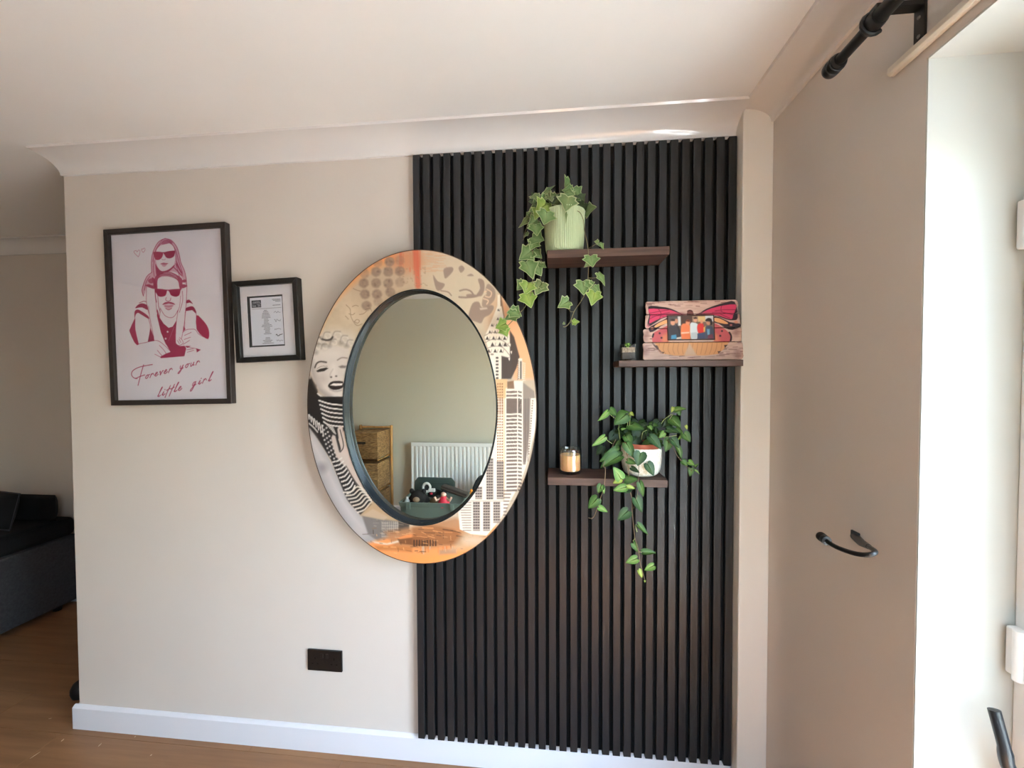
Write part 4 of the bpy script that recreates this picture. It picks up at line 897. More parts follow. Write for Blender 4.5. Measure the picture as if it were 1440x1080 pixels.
PQ([(810, 470), (850, 440), (890, 450), (900, 560), (830, 580), (808, 540)], (222, 62, 58), 1, 2); cv.dot((868, 420), 20, 26, (224, 160, 128), 1, 1.2, cx); PQ([(890, 500), (916, 480), (916, 560), (888, 560)], (240, 190, 110))
PQ([(806, 580), (905, 565), (920, 650), (806, 655)], (66, 74, 100)); PQ([(916, 500), (960, 480), (1010, 490), (1026, 560), (1020, 650), (920, 645)], (70, 78, 96), 1, 2); cv.dot((958, 430), 30, 38, (206, 146, 118), 1, 1.2, cx); PQ([(918, 400), (955, 372), (1000, 385), (1010, 450), (985, 470), (980, 420), (930, 415)], (44, 36, 38), 1, 2)
PQ([(935, 520), (975, 520), (970, 600), (940, 600)], (110, 160, 190)); PQ([(950, 600), (1010, 590), (1015, 650), (940, 650)], (120, 60, 76)); PQ([(455, 600), (520, 590), (530, 650), (450, 650)], (84, 150, 190)); PQ([(530, 630), (590, 620), (590, 650), (520, 655)], (216, 200, 186))
sheet('photograph', cv, g0, g1, q0, q1, -.0116, bf, M_PRINT, 130, 72)
e_ = .003
ins = MB()
for x0, x1, z0, z1 in ((g0-e_, g0, q0-e_, q1+e_), (g1, g1+e_, q0-e_, q1+e_), (g0, g1, q0-e_, q0), (g0, g1, q1, q1+e_)): ins.box(x0, x1, -.0132, -.008, z0, z1)
ins.build('photo_rebate', mat('rebate_brown', (66, 44, 40), .7), bf)
MB().box(-.01, .01, .004, .0055, .02, .13).build('strut', M_FRAMEB, bf)

# ================================================================== trailing plants
def leaf_mesh(kind, tones, fold, curl, name='leaf'):
    """unit leaf, stalk at the origin, tip at +Y, facing +Z; tones = (centre, blade, margin)"""
    if kind == 'ivy':
        h = [(0, .02), (.20, -.10), (.45, -.06), (.42, .15), (.64, .28), (.47, .44), (.30, .58), (.15, .82)]
    else:
        h = [(0, .07), (.14, -.07), (.32, -.05), (.44, .14), (.43, .36), (.32, .60), (.17, .82), (.07, .94)]
    out = h+[(0, 1.0)]+[(-x, y) for x, y in h[:0:-1]]
    n = len(out); V = []; col = []
    def z(x, y): return fold*abs(x)-curl*(y-.3)**2
    for x, y in out: V.append((x, y, z(x, y))); col.append(tones[2])
    for x, y in out:
        x2, y2 = x*.80, .40+(y-.40)*.84; V.append((x2, y2, z(x2, y2))); col.append(tones[1])
    for x, y in out:
        x2, y2 = x*.12, .40+(y-.40)*.72; V.append((x2, y2, z(x2, y2)-.01)); col.append(tones[0])
    F = []
    for r in (0, 1):
        for i in range(n): j = (i+1) % n; F.append((r*n+i, r*n+j, (r+1)*n+j, (r+1)*n+i))
    F.append(tuple(range(2*n, 3*n)))
    me = bpy.data.meshes.new(name); me.from_pydata(V, [], F)
    a = me.color_attributes.new('Col', 'FLOAT_COLOR', 'POINT')
    for i, c in enumerate(col): a.data[i].color = (*lin([q*(.90 if kind == 'ivy' else .84) for q in c]), 1)
    for p in me.polygons: p.use_smooth = True
    me.materials.append(M_IVY if kind == 'ivy' else M_HEART); me.update(); return me
IVY = {'m': [leaf_mesh('ivy', ((128, 152, 96), (92, 124, 66), (190, 200, 146)), f, c) for f, c in ((.25, .2), (-.1, .35), (.12, -.15))],
       'b': [leaf_mesh('ivy', ((152, 172, 84), (116, 148, 58), (196, 206, 132)), f, c) for f, c in ((.2, .3), (-.15, .2))],
       'd': [leaf_mesh('ivy', ((70, 92, 52), (54, 76, 38), (96, 116, 70)), f, c) for f, c in ((.2, .2), (-.1, .3))],
       's': [leaf_mesh('ivy', ((128, 146, 92), (108, 132, 78), (214, 216, 168)), f, c) for f, c in ((.06, .1), (.1, .2))]}
HRT = {'m': [leaf_mesh('heart', ((110, 142, 72), (64, 102, 40), (68, 106, 42)), f, c) for f, c in ((.3, .3), (.15, .1), (-.15, .35))],
       'b': [leaf_mesh('heart', ((160, 186, 104), (104, 150, 62), (112, 158, 70)), f, c) for f, c in ((.3, .25), (.1, .2))],
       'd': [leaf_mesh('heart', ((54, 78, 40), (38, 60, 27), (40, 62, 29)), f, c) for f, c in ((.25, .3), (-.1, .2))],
       't': [leaf_mesh('heart', ((92, 122, 74), (54, 86, 48), (58, 90, 52)), f, c) for f, c in ((.12, .15), (.2, .2))],
       'y': [leaf_mesh('heart', ((206, 216, 120), (168, 190, 72), (176, 196, 80)), f, c) for f, c in ((.25, .3),)]}
cnt = [0]
def put_leaf(root, pool, m, base, tip, wd, y0, y1=None, roll=0.):
    b = at(*m(*base), y=y0); t = at(*m(*tip), y=y0 if y1 is None else y1)
    Y = t-b; L = Y.length*(1.12 if root is iv else 1.05); Y.normalize()
    N_ = (CAM-b).normalized()*.75+Vector((.2, -.25, .45)); X = Y.cross(N_).normalized(); Z = X.cross(Y)
    if roll:
        c, s = math.cos(roll), math.sin(roll); X, Z = X*c+Z*s, Z*c-X*s
    o = obj('leaf', pool[cnt[0] % len(pool)], root); cnt[0] += 1
    Mx = Matrix(((X.x*L*wd, Y.x*L, Z.x*L, b.x), (X.y*L*wd, Y.y*L, Z.y*L, b.y), (X.z*L*wd, Y.z*L, Z.z*L, b.z), (0, 0, 0, 1)))
    o.matrix_basis = Matrix.Translation(-root.location) @ Mx
    return b
def vine(root, pts, r=.0014, name='vine', m=None):
    """pts: (px, py, depth)"""
    P = [at(px, py, y=d)-root.location for px, py, d in pts]
    return MB().tube(crv(P, 5), r, 6).build(name, m or M_VINE, root, smooth=True)

# ---- ivy in the sage pot
iv = thing('potted_ivy', (.578, -.104, SH1), 'trailing variegated ivy in a ribbed sage green pot on the top shelf', 'potted plant')
R0 = .0715
prof = [(0, .0006), (.052, .0006), (.0595, .003), (.0635, .009), (.0658, .020), (.0685, .05), (.0704, .10), (.0713, .143), (.0718, .149), (.0705, .1515), (.0685, .149), (.066, .12), (0, .12)]
MB().lathe(prof, 360, ribs=60, amp=.012).build('pot', M_SAGE, iv, smooth=True)
MB().lathe([(.0, .132), (.03, .134), (.0655, .128), (.0655, .121), (0, .121)], 30).build('soil', M_SOIL, iv, smooth=True)
k5 = lambda x, y: (725+x/10.8, 250+y/10.8)
k6 = lambda x, y: (720+x/7.71, 340+y/7.71)
k7 = lambda x, y: (775+x/8.31, 340+y/8.31)
k8 = lambda x, y: (690+x/10.8, 380+y/10.8)
for m, b, t, wd, y0, y1, tone, roll in (
        (k5, (800, 280), (768, 492), 1.0, -.165, -.185, 's', .1), (k5, (1060, 520), (1205, 440), 1.25, -.10, -.13, 's', .2), (k5, (830, 90), (745, 150), 1.5, -.11, -.13, 'm', .5),
        (k5, (850, 175), (725, 190), .8, -.12, -.14, 'm', .7), (k5, (860, 170), (985, 285), .9, -.10, -.12, 'm', -.3), (k5, (480, 190), (598, 130), 1.0, -.11, -.11, 'm', .9),
        (k5, (900, 370), (1050, 470), 1.1, -.09, -.10, 'd', .2), (k5, (640, 300), (530, 390), 1.1, -.11, -.13, 's', .3), (k5, (500, 340), (350, 400), 1.0, -.12, -.14, 'm', .4),
        (k5, (380, 440), (225, 500), 1.1, -.13, -.15, 'm', .2), (k5, (470, 400), (330, 500), 1.2, -.15, -.17, 'b', .1), (k5, (480, 510), (430, 705), 1.1, -.175, -.19, 'm', .1),
        (k5, (390, 470), (300, 600), 1.0, -.15, -.17, 'b', -.3), (k5, (190, 600), (66, 750), .45, -.12, -.12, 's', .8), (k5, (215, 540), (160, 590), 1.0, -.11, -.11, 'm', 0),
        (k5, (340, 640), (200, 720), 1.1, -.14, -.15, 'm', .2), (k5, (300, 700), (330, 850), 1.15, -.16, -.17, 'm', 0), (k5, (250, 900), (420, 960), 1.2, -.15, -.16, 'm', .1),
        (k5, (300, 960), (230, 1080), 1.1, -.15, -.16, 'm', -.1), (k5, (580, 420), (680, 520), 1.1, -.12, -.14, 'd', .1), (k5, (820, 420), (900, 500), 1.0, -.11, -.12, 'd', 0),
        (k5, (560, 380), (500, 470), 1.2, -.12, -.13, 'd', .3), (k5, (700, 380), (640, 480), 1.2, -.09, -.11, 'd', .3), (k5, (420, 400), (560, 480), 1.0, -.14, -.15, 'b', .2), (k5, (330, 480), (240, 560), 1.0, -.13, -.14, 'm', .2),
        (k5, (190, 830), (130, 900), .5, -.12, -.12, 's', .6), (k5, (770, 500), (765, 690), .16, -.178, -.182, 's', 0),
        (k6, (215, 95), (90, 185), 1.0, -.13, -.14, 'm', .1), (k6, (230, 100), (320, 160), 1.2, -.125, -.13, 'm', .2), (k6, (170, 180), (140, 260), 1.3, -.13, -.135, 'd', .1), (k6, (150, 215), (228, 382), .95, -.135, -.14, 'm', .1),
        (k6, (240, 240), (312, 350), 1.1, -.125, -.13, 'm', -.2), (k6, (300, 240), (366, 282), .9, -.12, -.125, 'm', 0), (k6, (130, 440), (60, 515), 1.1, -.125, -.13, 'm', .1), (k6, (180, 440), (150, 560), 1.2, -.128, -.13, 'b', .1),
        (k6, (160, 560), (208, 698), 1.15, -.13, -.135, 'b', .1), (k6, (330, 440), (262, 565), 1.05, -.12, -.125, 's', -.1), (k6, (300, 470), (382, 488), .9, -.12, -.12, 's', .1),
        (k8, (300, 600), (455, 700), 1.0, -.118, -.12, 'm', 0), (k8, (400, 660), (225, 740), .85, -.116, -.12, 'm', .1), (k8, (240, 810), (85, 870), 1.1, -.114, -.118, 'b', .1), (k8, (190, 870), (250, 995), 1.1, -.114, -.118, 'b', 0),
        (k7, (560, 20), (612, 80), .8, -.175, -.18, 'm', .3), (k7, (555, 10), (510, -5), 1.2, -.17, -.175, 's', 0), (k7, (460, 165), (480, 290), 1.25, -.185, -.19, 'm', .1), (k7, (450, 240), (390, 295), .6, -.186, -.19, 's', .2),
        (k7, (555, 360), (635, 490), .55, -.18, -.185, 'm', .3), (k7, (370, 460), (378, 615), 1.05, -.182, -.188, 'm', 0), (k7, (430, 470), (470, 550), 1.2, -.178, -.182, 'm', .2), (k7, (490, 530), (570, 580), 1.2, -.18, -.184, 'm', 0),
        (k7, (510, 580), (480, 728), 1.0, -.185, -.19, 'b', .1), (k7, (210, 690), (90, 760), .95, -.18, -.184, 'm', .2), (k7, (250, 945), (328, 930), .9, -.18, -.182, 'b', 0), (k7, (148, 965), (150, 935), .8, -.18, -.18, 's', 0)):
    put_leaf(iv, IVY[tone], m, b, t, wd, y0, y1, roll)
vine(iv, [(770, 300, -.12), (757, 312, -.14), (750, 335, -.14), (749, 365, -.13), (749, 395, -.125), (746, 415, -.125), (738, 432, -.122), (728, 443, -.118), (716, 456, -.114), (709, 463, -.112)])
vine(iv, [(765, 308, -.12), (759, 340, -.125), (761, 370, -.122), (760, 392, -.12), (756, 412, -.12)], .001)
vine(iv, [(800, 300, -.12), (813, 297, -.165), (820, 308, -.178), (822, 325, -.175), (827, 350, -.176), (827.5, 375, -.182), (827, 390, -.181), (825, 408, -.18), (818, 422, -.18), (808, 437, -.18), (802, 452, -.18), (796, 459, -.18), (792, 459.5, -.18)], .0013)
vine(iv, [(827, 349.5, -.176), (835, 345, -.175), (842, 341, -.173)], .0009); vine(iv, [(827, 391, -.181), (834, 391, -.18), (842, 390, -.18)], .0009)
vine(iv, [(808, 438, -.18), (802, 438, -.18), (797, 430, -.181)], .0009); vine(iv, [(802, 453, -.18), (805, 455, -.18)], .0008); vine(iv, [(757, 413, -.12), (756, 394, -.122)], .0008)
for a_, b_ in (((771, 282, -.11), (772, 268, -.11)), ((776, 284, -.11), (775.5, 269, -.11)), ((803, 290, -.11), (800, 266, -.11)), ((743, 310, -.12), (736, 332, -.12)), ((790, 296, -.12), (798, 276, -.16)), ((815, 300, -.1), (822, 297, -.1)), ((740, 326, -.12), (735, 338, -.12)), ((793, 272, -.11), (782, 272, -.11))):
    vine(iv, [a_, ((a_[0]+b_[0])/2+.8, (a_[1]+b_[1])/2, a_[2]), b_], .0009, 'leaf_stalk')

for i in range(30):
    px, py_ = rng.uniform(748, 820), rng.uniform(270, 292); an = rng.uniform(0, 2*math.pi); l_ = rng.uniform(8, 13); dd = rng.uniform(-.14, -.06)
    put_leaf(iv, IVY['dmds'[i % 4]], lambda x, y: (x, y), (px, py_), (px+l_*math.cos(an)*1.1, py_+abs(l_*math.sin(an))*.7), rng.uniform(.9, 1.2), dd, dd-.015, rng.uniform(-.3, .5))
# ---- heart-leaf plant in the white pot
hp = thing('potted_heartleaf', (.846, -.105, SH3), 'trailing heart-leaved plant in a crackled white pot on the lowest shelf', 'potted plant')
prof = [(0, .0006), (.036, .0006), (.046, .003), (.055, .010), (.0605, .022), (.0635, .04), (.0652, .06), (.0660, .092), (.0650, .0985), (.0630, .0995), (.0605, .097), (.059, .05), (0, .03)]
MB().lathe([(r*1.055, z) for r, z in prof], 64).build('cover_pot', M_WHITEPOT, hp, smooth=True)
MB().lathe([(0, .032), (.044, .032), (.0560, .094), (.0585, .094), (.0590, .112), (.0575, .114), (.0545, .113), (.053, .104), (0, .104)], 48).build('terracotta_pot', M_TERRA, hp, smooth=True)
MB().lathe([(0, .1115), (.03, .1105), (.0535, .1095), (.0535, .1045), (0, .1045)], 30).build('soil', M_SOIL, hp, smooth=True)
h1 = lambda x, y: (825+x/9, 560+y/9)
h2 = lambda x, y: (900+x/9, 560+y/9)
h3 = lambda x, y: (820+x/12, 650+y/12)
h4 = lambda x, y: (860+x/9.81, 720+y/9.81)
for m, b, t, wd, y0, y1, tone, roll in (
        (h1, (270, 165), (152, 285), .5, -.14, -.15, 'b', .5), (h1, (285, 140), (385, 220), .95, -.12, -.13, 'm', 0), (h1, (510, 195), (365, 318), .95, -.13, -.15, 'm', .1), (h1, (440, 190), (560, 180), .7, -.12, -.13, 'm', .6),
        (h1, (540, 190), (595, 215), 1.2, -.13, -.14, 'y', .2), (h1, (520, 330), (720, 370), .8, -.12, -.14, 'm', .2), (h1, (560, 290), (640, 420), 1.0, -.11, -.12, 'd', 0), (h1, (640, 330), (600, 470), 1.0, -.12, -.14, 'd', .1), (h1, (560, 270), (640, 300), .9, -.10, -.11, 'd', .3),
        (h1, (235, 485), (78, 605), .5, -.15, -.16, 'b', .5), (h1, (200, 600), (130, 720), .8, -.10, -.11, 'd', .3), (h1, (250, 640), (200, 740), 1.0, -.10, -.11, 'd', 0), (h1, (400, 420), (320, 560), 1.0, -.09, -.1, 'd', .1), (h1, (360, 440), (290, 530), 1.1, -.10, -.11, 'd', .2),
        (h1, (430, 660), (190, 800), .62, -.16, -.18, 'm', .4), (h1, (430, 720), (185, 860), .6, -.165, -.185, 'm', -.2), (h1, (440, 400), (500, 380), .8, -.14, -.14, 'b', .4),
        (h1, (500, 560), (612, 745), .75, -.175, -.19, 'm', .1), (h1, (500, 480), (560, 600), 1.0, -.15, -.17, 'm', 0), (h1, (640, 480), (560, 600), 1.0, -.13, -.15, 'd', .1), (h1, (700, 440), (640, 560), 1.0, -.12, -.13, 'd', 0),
        (h1, (685, 680), (648, 850), 1.05, -.185, -.195, 't', 0), (h1, (505, 790), (635, 830), .8, -.18, -.19, 'm', .2), (h1, (560, 870), (668, 935), .75, -.182, -.19, 'd', .2), (h1, (765, 820), (852, 975), .9, -.185, -.195, 't', .1),
        (h1, (440, 1030), (348, 878), .85, -.195, -.2, 'b', .1), (h1, (478, 1025), (640, 1010), .95, -.192, -.198, 'm', .3), (h1, (435, 1020), (340, 1075), .8, -.195, -.2, 'y', .2),
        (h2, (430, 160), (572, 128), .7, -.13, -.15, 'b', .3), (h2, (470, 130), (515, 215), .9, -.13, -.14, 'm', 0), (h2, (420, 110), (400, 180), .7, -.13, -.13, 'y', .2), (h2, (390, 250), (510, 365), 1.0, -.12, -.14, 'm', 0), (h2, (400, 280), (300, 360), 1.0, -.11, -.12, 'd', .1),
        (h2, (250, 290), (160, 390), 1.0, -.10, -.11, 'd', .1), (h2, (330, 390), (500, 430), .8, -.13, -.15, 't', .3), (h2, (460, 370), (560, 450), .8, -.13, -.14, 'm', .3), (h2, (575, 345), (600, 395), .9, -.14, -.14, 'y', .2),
        (h2, (550, 440), (635, 550), 1.05, -.14, -.15, 'm', 0), (h2, (545, 450), (480, 530), .5, -.14, -.14, 'b', .4), (h2, (120, 480), (268, 635), .72, -.17, -.185, 't', .1), (h2, (380, 510), (325, 670), .85, -.13, -.14, 'm', .1),
        (h2, (390, 505), (500, 620), .9, -.14, -.15, 't', .1), (h2, (455, 600), (540, 770), .5, -.145, -.15, 'm', .2), (h2, (240, 420), (320, 480), .9, -.13, -.14, 'm', .3), (h2, (200, 370), (150, 440), 1.0, -.12, -.13, 'm', .2), (h2, (60, 330), (30, 430), 1.0, -.11, -.12, 'd', 0), (h2, (110, 350), (150, 400), 1.1, -.13, -.14, 'b', .2), (h2, (310, 430), (250, 500), .8, -.14, -.15, 'b', .4),
        (h2, (530, 790), (600, 850), 1.1, -.145, -.15, 'm', 0), (h2, (610, 800), (695, 850), 1.0, -.145, -.15, 'b', .1), (h2, (650, 880), (640, 992), .8, -.145, -.15, 'm', .1), (h2, (690, 870), (740, 830), .7, -.145, -.15, 'm', .2), (h2, (690, 910), (755, 955), .5, -.145, -.15, 'b', .2),
        (h3, (730, 420), (518, 470), .72, -.196, -.2, 'b', .1), (h3, (735, 415), (878, 436), .62, -.197, -.2, 'y', .1), (h3, (720, 470), (850, 450), .6, -.19, -.19, 'd', .2), (h3, (960, 335), (1038, 578), .6, -.188, -.19, 'm', .2), (h3, (870, 590), (1005, 838), .75, -.186, -.188, 't', .1), (h3, (800, 470), (700, 520), .6, -.19, -.19, 't', .2),
        (h3, (770, 810), (590, 975), .85, -.185, -.188, 't', .2), (h3, (310, 375), (255, 520), .95, -.185, -.188, 'm', .1), (h3, (330, 400), (360, 530), .6, -.185, -.188, 'b', .3), (h3, (250, 600), (92, 778), .85, -.184, -.188, 'm', .1), (h3, (255, 755), (412, 832), .75, -.184, -.188, 'b', .1),
        (h4, (355, 165), (505, 308), .5, -.18, -.182, 'm', .2), (h4, (300, 425), (385, 552), .75, -.18, -.182, 'm', .1), (h4, (420, 555), (612, 556), .55, -.18, -.182, 'm', .1), (h4, (358, 640), (203, 697), .75, -.18, -.182, 'b', .1), (h4, (590, 735), (460, 800), .75, -.18, -.182, 'b', .2), (h4, (372, 798), (428, 905), .75, -.18, -.182, 'y', .2), (h4, (455, 940), (470, 972), .9, -.18, -.18, 'y', 0)):
    put_leaf(hp, HRT[tone], m, b, t, wd, y0, y1, roll)
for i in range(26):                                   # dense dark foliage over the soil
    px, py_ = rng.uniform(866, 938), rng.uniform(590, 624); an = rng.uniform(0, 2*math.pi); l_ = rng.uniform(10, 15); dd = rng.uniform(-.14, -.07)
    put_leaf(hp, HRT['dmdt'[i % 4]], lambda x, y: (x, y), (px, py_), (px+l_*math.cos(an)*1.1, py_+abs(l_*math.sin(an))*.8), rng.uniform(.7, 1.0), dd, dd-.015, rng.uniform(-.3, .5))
M_VINE2 = mat('vine_brown', (116, 96, 72), .7)
vine(hp, [(878, 620, -.13), (882, 640, -.175), (884, 668, -.185), (886, 690, -.186), (888.5, 700, -.185), (889, 720, -.182), (891, 740, -.18), (893, 757, -.18), (898, 775, -.18), (900, 790, -.18), (903, 802, -.18), (907, 817, -.18)], .0013, m=M_VINE2)
vine(hp, [(866, 618, -.12), (860, 630, -.15), (856, 640, -.165), (848, 655, -.18), (851, 658, -.183), (851, 672, -.184), (848, 690, -.184), (844, 702, -.183), (840, 715, -.182), (834, 728, -.181), (827, 728, -.18)], .0012, m=M_VINE2)
vine(hp, [(930, 612, -.12), (944, 625, -.14), (952, 640, -.145), (958, 648, -.145), (966, 656, -.145), (974, 662, -.146)], .0011, m=M_VINE2)
vine(hp, [(900, 628, -.13), (899, 640, -.172), (898, 665, -.184), (897, 690, -.186), (891, 715, -.184)], .001, m=M_VINE2)
for q in ([(866, 589, -.13), (858, 583, -.135), (855, 579, -.14)], [(882, 600, -.12), (883, 590, -.125), (881, 586, -.13)], [(884, 603, -.12), (886, 592, -.125), (886, 584, -.13)], [(861, 624, -.15), (855, 620, -.15), (851, 615, -.15)], [(902, 618, -.13), (904, 608, -.13), (910, 605, -.13)], [(930, 596, -.12), (934, 590, -.125), (945, 582, -.13)], [(940, 592, -.12), (946, 583, -.13)], [(925, 615, -.13), (940, 614, -.14), (952, 612, -.14)], [(893, 757, -.18), (890, 761, -.18)], [(899, 776, -.18), (903, 776.5, -.18)], [(896, 748, -.18), (893, 738, -.18)], [(872, 618, -.12), (870, 600, -.125), (873, 590, -.13)]):
    vine(hp, q, .001, 'leaf_stalk', mat('stalk_green', (150, 160, 96), .6))

# ================================================================== things by the opposite wall, seen in the mirror
rd = thing('radiator', (-.41, YO, .22), 'white panel radiator on the opposite wall, seen in the mirror', 'radiator')
W2 = .60; RH = .60
n = 26; prf = []
for i in range(n):                                   # ridged front panel
    x = -W2+.03+i*(2*W2-.06)/n; s = (2*W2-.06)/n
    prf += [(x, .060), (x+s*.25, .060), (x+s*.40, .074), (x+s*.82, .074), (x+s*.97, .060)]
prf += [(W2-.03, .066), (W2, .066), (W2, .055), (-W2, .055), (-W2, .066)]
MB().prism(prf, .025, RH-.035, 'z').build('ridged_panel', mat('radiator_white', (236, 236, 234), .35), rd)
MB().box(-W2, W2, .05, .0735, RH-.04, RH).build('top_rail', mat('radiator_white'), rd, bevel=.003)
MB().box(-W2, W2, .05, .0735, 0, .03).build('bottom_rail', mat('radiator_white'), rd, bevel=.003)
MB().box(-W2, -W2+.012, .012, .07, .0, RH-.005).box(W2-.012, W2, .012, .07, .0, RH-.005).build('end_grille', mat('radiator_white'), rd)
MB().box(-W2+.1, -W2+.13, .001, .055, .1, RH-.1).box(W2-.13, W2-.1, .001, .055, .1, RH-.1).build('wall_bracket', mat('radiator_white'), rd)
MB().tube([(W2-.02, .035, .0), (W2-.02, .035, -.219)], .0075, 10).tube([(-W2+.02, .035, .0), (-W2+.02, .035, -.219)], .0075, 10).build('pipe', mat('radiator_white'), rd, smooth=True)

M_BAM = mat('bamboo', (214, 164, 98), .5, noise=((30, 30, 4), (168, 116, 60), 4))
M_WICK2 = mat('seagrass', (182, 142, 92), .85, noise=((30, 30, 110), (104, 74, 44), 5), bump=((120, 120, 120), .8))
bk = thing('basket_tower', (-1.42, -2.735, 0), 'bamboo drawer tower with woven seagrass baskets, seen in the mirror', 'drawer unit')
bw, bdp, bh = .175, .15, 1.00
for sx in (-1, 1):
    for sy in (-1,):
        MB().lathe([(0, 0), (.015, 0), (.016, .01), (.016, bh-.01), (.013, bh), (0, bh)], 14, (sx*bw, sy*bdp, 0)).build('post', M_BAM, bk, smooth=True)
for z in (.04, .355, .675, bh-.022):
    for sy in (-1,): MB().lathe([(0, -bw), (.011, -bw), (.011, bw), (0, bw)], 12, (0, sy*bdp, z), axis='x').build('rail', M_BAM, bk, smooth=True)
    for sx in ((-1, 1) if z < bh-.1 else ()): MB().lathe([(0, -bdp), (.007, -bdp), (.007, bdp-.01), (0, bdp-.01)], 12, (sx*(bw-.03), 0, z-.002), axis='y').build('rail', M_BAM, bk, smooth=True)
for z in (.055, .37, .69):
    hh = .27; q = bw-.022; yb = bdp+.012
    b = MB()
    lo, hi = z, z+hh
    # front bulges outward in the middle of its height
    zs_ = [0, .25, .5, .75, 1]; out = [.0, .022, .036, .026, .0]
    vs = []; nz = len(zs_)
    for t_, o_ in zip(zs_, out):
        for x in (-q, -q*.55, 0, q*.55, q): vs.append((x, yb+o_*(1-(abs(x)/q)**4*.75), lo+hh*t_))
    fs = [(i*5+j, i*5+j+1, (i+1)*5+j+1, (i+1)*5+j) for i in range(nz-1) for j in range(4)]
    b.add(vs, fs); b.box(-q, q, -bdp, yb-.001, lo, hi)
    bo = b.build('basket', M_WICK2, bk)
    for k in range(15):
        zz = lo+.008+k*(hh-.016)/14; t_ = (zz-lo)/hh; o_ = np.interp(t_, zs_, out)
        pts = [(x, yb+o_*(1-(abs(x)/q)**4*.75)+.003+.0015*math.sin(k*1.7+x*160), zz+.0015*math.sin(x*120+k)) for x in np.linspace(-q, q, 17)]
        MB().tube(pts, .0078, 6).build('weave_row', M_WICK2, bo, smooth=True)
    MB().box(-.045, .045, yb+.018, yb+.042, hi-.115, hi-.09).build('hand_hole', mat('hole_dark', (30, 22, 16), .9), bo, bevel=.004)

M_TRUNK = mat('trunk_green', (98, 116, 110), .5, bump=((30, 30, 30), .1)); M_TRUNKD = mat('trunk_lid_green', (60, 74, 70), .5)
tk = thing('storage_trunk', (-.565, -2.27, 0), 'open sage green plastic storage trunk, seen in the mirror', 'storage box')
tw, tdp, tht = .29, .20, .40
def tub(m, x0, y0, x1, y1, z0, z1, th_):
    o1 = [(-x0, -y0), (x0, -y0), (x0, y0), (-x0, y0)]; o2 = [(-x1, -y1), (x1, -y1), (x1, y1), (-x1, y1)]
    i1 = [(a*(1-th_/x0), b_*(1-th_/y0)) for a, b_ in o1]; i2 = [(a*(1-th_/x1), b_*(1-th_/y1)) for a, b_ in o2]
    vs = [(a, b_, z0) for a, b_ in o1]+[(a, b_, z1) for a, b_ in o2]+[(a, b_, z1) for a, b_ in i2]+[(a, b_, z0+th_) for a, b_ in i1]
    fs = [(3, 2, 1, 0)]+[(r*4+i, r*4+(i+1) % 4, (r+1)*4+(i+1) % 4, (r+1)*4+i) for r in range(3) for i in range(4)]+[(12, 13, 14, 15)]
    return m.add(vs, fs)
tub(MB(), tw-.035, tdp-.02, tw-.012, tdp-.008, .001, tht-.02, .006).build('tub', M_TRUNK, tk, bevel=.006)
tub(MB(), tw-.01, tdp-.006, tw, tdp, tht-.03, tht+.012, .014).build('rim', M_TRUNK, tk, bevel=.003)
MB().box(-.085, .085, tdp-.021, tdp-.008, .20, .27).build('handle_recess', M_TRUNKD, tk, bevel=.004)
for sx in (-1, 1): MB().box(sx*.2-.02, sx*.2+.02, tdp-.004, tdp+.006, tht-.05, tht+.008).build('clip', M_TRUNK, tk, bevel=.003)
ld = MB(); lw, lh = .205, .20
pts = [(-lw+.04, 0), (lw-.04, 0), (lw, .03), (lw, lh-.04), (lw-.035, lh), (-lw+.035, lh), (-lw, lh-.04), (-lw, .03)]
ld.prism(pts, -.012, .012, 'y')
lid = ld.build('lid', M_TRUNKD, tk, bevel=.006); lid.location = (-.085, -tdp-.024, tht-.07); lid.rotation_euler = (.12, 0, 0)
for k in range(3): MB().box(-lw+.05, lw-.05, .0118, .0165, .06+k*.04, .075+k*.04).build('lid_rib', M_TRUNKD, lid, bevel=.002)
# contents, each its own thing, heaped inside
def blob(m, c, r, n=(14, 9), jit=.0):
    k = MB(); vs = []
    for i in range(n[1]+1):
        ph = math.pi*i/n[1]
        for j in range(n[0]):
            a = 2*math.pi*j/n[0]; s = 1+rng.uniform(-jit, jit)
            vs.append((c[0]+r[0]*math.sin(ph)*math.cos(a)*s, c[1]+r[1]*math.sin(ph)*math.sin(a)*s, c[2]+r[2]*math.cos(ph)*s))
    fs = [(i*n[0]+j, i*n[0]+(j+1) % n[0], (i+1)*n[0]+(j+1) % n[0], (i+1)*n[0]+j) for i in range(n[1]) for j in range(n[0])]
    return m.add(vs, fs)
M_FUR = mat('black_plush', (26, 24, 26), .95, bump=((200, 200, 200), 1)); M_TAN = mat('tan_plush', (150, 128, 108), .95, bump=((200, 200, 200), .8))
py = -2.21
p = thing('plush_toy', (-.715, py, .335), 'black plush toy with a pale muzzle heaped in the trunk, seen in the mirror', 'toy')
b_ = blob(MB(), (0, 0, .03), (.085, .07, .075), jit=.06).build('body', M_FUR, p, smooth=True); blob(MB(), (.01, .05, .085), (.055, .045, .05), jit=.05).build('head', M_FUR, p, smooth=True)
blob(MB(), (.012, .098, .075), (.026, .014, .02)).build('muzzle', M_TAN, p, smooth=True)
for sx in (-1, 1): blob(MB(), (.01+sx*.045, .05, .125), (.018, .012, .02)).build('ear', M_FUR, p, smooth=True)
p.scale = (1.25, 1.1, 1.25)
p = thing('toy_mask', (-.665, -2.30, .435), 'white toy mask with a dark eye hole on the trunk pile, in the mirror', 'toy')
mo = MB().tube([(.034*math.cos(a), 0, .052+.040*math.sin(a)) for a in np.linspace(0, 2*math.pi, 20)], .0125, 8, cap=False)
mo.build('ring', mat('toy_white', (226, 226, 224), .4), p, smooth=True); MB().box(.018, .082, -.012, .014, .012, .045).build('jaw', mat('toy_white'), p, bevel=.006)
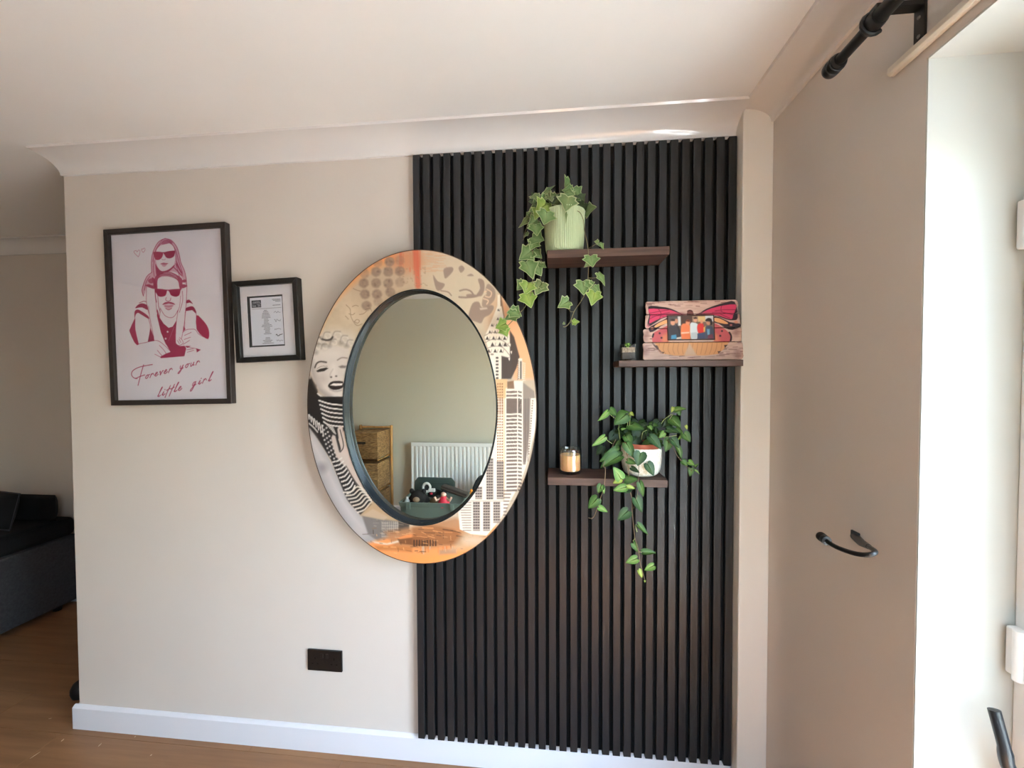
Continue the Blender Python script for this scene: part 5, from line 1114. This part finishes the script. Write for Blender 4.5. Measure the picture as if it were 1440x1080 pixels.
MB().lathe([(0, -.008), (.026, -.007), (.026, .004), (0, .005)], 16, (0, 0, .052), axis='y').build('eye_hole', mat('toy_dark', (40, 40, 44), .6), p)
p = thing('doll', (-.455, -2.13, .365), 'small red doll with pale face on the trunk pile, seen in the mirror', 'toy')
MB().lathe([(0, 0), (.045, .004), (.042, .03), (.026, .065), (.018, .075), (0, .078)], 16).build('dress', mat('toy_red', (206, 40, 66), .6), p, smooth=True)
blob(MB(), (0, 0, .092), (.02, .02, .021)).build('head', mat('toy_skin', (226, 188, 168), .6), p, smooth=True); blob(MB(), (0, -.006, .100), (.023, .02, .018)).build('hair', M_FUR, p, smooth=True)
for sx in (-1, 1): MB().tube([(sx*.022, .006, .062), (sx*.05, .018, .05), (sx*.062, .02, .075)], [.009, .008, .009], 8).build('arm', mat('toy_skin'), p, smooth=True)
p.scale = (1.25, 1.25, 1.25)
p = thing('toy_case', (-.40, -2.30, .44), 'long dark case lying across the trunk, seen in the mirror', 'box')
p.rotation_euler = (0, .28, .1)
MB().box(-.13, .13, -.04, .04, 0, .045).build('shell', mat('case_dark', (54, 46, 42), .6), p, bevel=.008); MB().box(-.128, .128, .0395, .0425, .018, .024).build('seam', mat('case_trim', (96, 84, 72), .5), p)
p = thing('small_bottle', (-.795, -2.13, .36), 'small pale bottle in the corner of the trunk, seen in the mirror', 'bottle')
MB().lathe([(0, 0), (.022, .001), (.024, .01), (.024, .05), (.012, .068), (0, .07)], 18).build('body', mat('bottle_pale', (190, 202, 208), .35), p, smooth=True); MB().lathe([(0, .069), (.012, .069), (.012, .085), (0, .086)], 14).build('cap', mat('toy_white'), p, smooth=True)
p = thing('plush_ball', (-.552, -2.19, .345), 'grey and tan plush bundle in the middle of the trunk, seen in the mirror', 'toy')
blob(MB(), (0, 0, .03), (.05, .05, .055), jit=.07).build('body', M_TAN, p, smooth=True); blob(MB(), (.03, -.03, .06), (.045, .04, .04), jit=.07).build('hood', M_FUR, p, smooth=True)
p = thing('soft_toy', (-.60, -2.385, .32), 'dark soft toy at the back of the trunk pile, in the mirror', 'toy')
blob(MB(), (0, 0, .05), (.09, .06, .07), jit=.08).build('body', M_FUR, p, smooth=True); blob(MB(), (-.03, .03, .115), (.045, .035, .04), jit=.06).build('head', M_FUR, p, smooth=True)
blob(MB(), (-.028, .068, .105), (.016, .008, .012)).build('muzzle', mat('toy_red'), p, smooth=True)
p = thing('backpack', (-.17, -2.62, 0), 'dark rounded backpack beside the trunk, seen at the mirror edge', 'bag')
MB().prism([(-.10, 0), (.10, 0), (.11, .1), (.11, .42), (.07, .51), (0, .54), (-.07, .51), (-.11, .42), (-.11, .1)], -.07, .07, 'y').build('body', mat('bag_dark', (38, 42, 48), .8), p, bevel=.02, seg=3)
MB().prism([(-.07, .06), (.07, .06), (.075, .22), (-.075, .22)], .07, .10, 'y').build('pocket', mat('bag_dark'), p, bevel=.012)
p = thing('orange_toy', (-.235, -2.30, .425), 'tiny orange toy at the trunk rim, seen at the mirror edge', 'toy')
blob(MB(), (0, 0, .02), (.018, .016, .02)).build('body', mat('toy_orange', (226, 140, 40), .5), p, smooth=True); blob(MB(), (0, .008, .046), (.013, .012, .013)).build('head', mat('toy_orange'), p, smooth=True)

# ================================================================== scuffs on the floor
for (xa, ya), (xb, yb), wd in (((42, 1067), (57, 1057), .006), (((86), 1043), (90, 1039), .007), ((138, 1050), (143, 1045), .004), ((68, 1011), (73, 1010), .004), ((211, 1063), (214, 1061), .006), ((189, 1037), (191, 1035), .004)):
    a_, b_ = at(xa, ya, z=0), at(xb, yb, z=0); d = (b_-a_).normalized(); nn = Vector((-d.y, d.x, 0))*wd/2
    k = MB().add([tuple(q) for q in (a_-nn*.3, a_+(b_-a_)*.5-nn, b_-nn*.3, b_+nn*.3, a_+(b_-a_)*.45+nn, a_+nn*.3)], [(0, 1, 2, 3, 4, 5)]); k.v = [(x, y, .0004) for x, y, z in k.v]
    o = k.build('scuff_mark', mat('scuff_pale', (214, 190, 164), .7), floor)
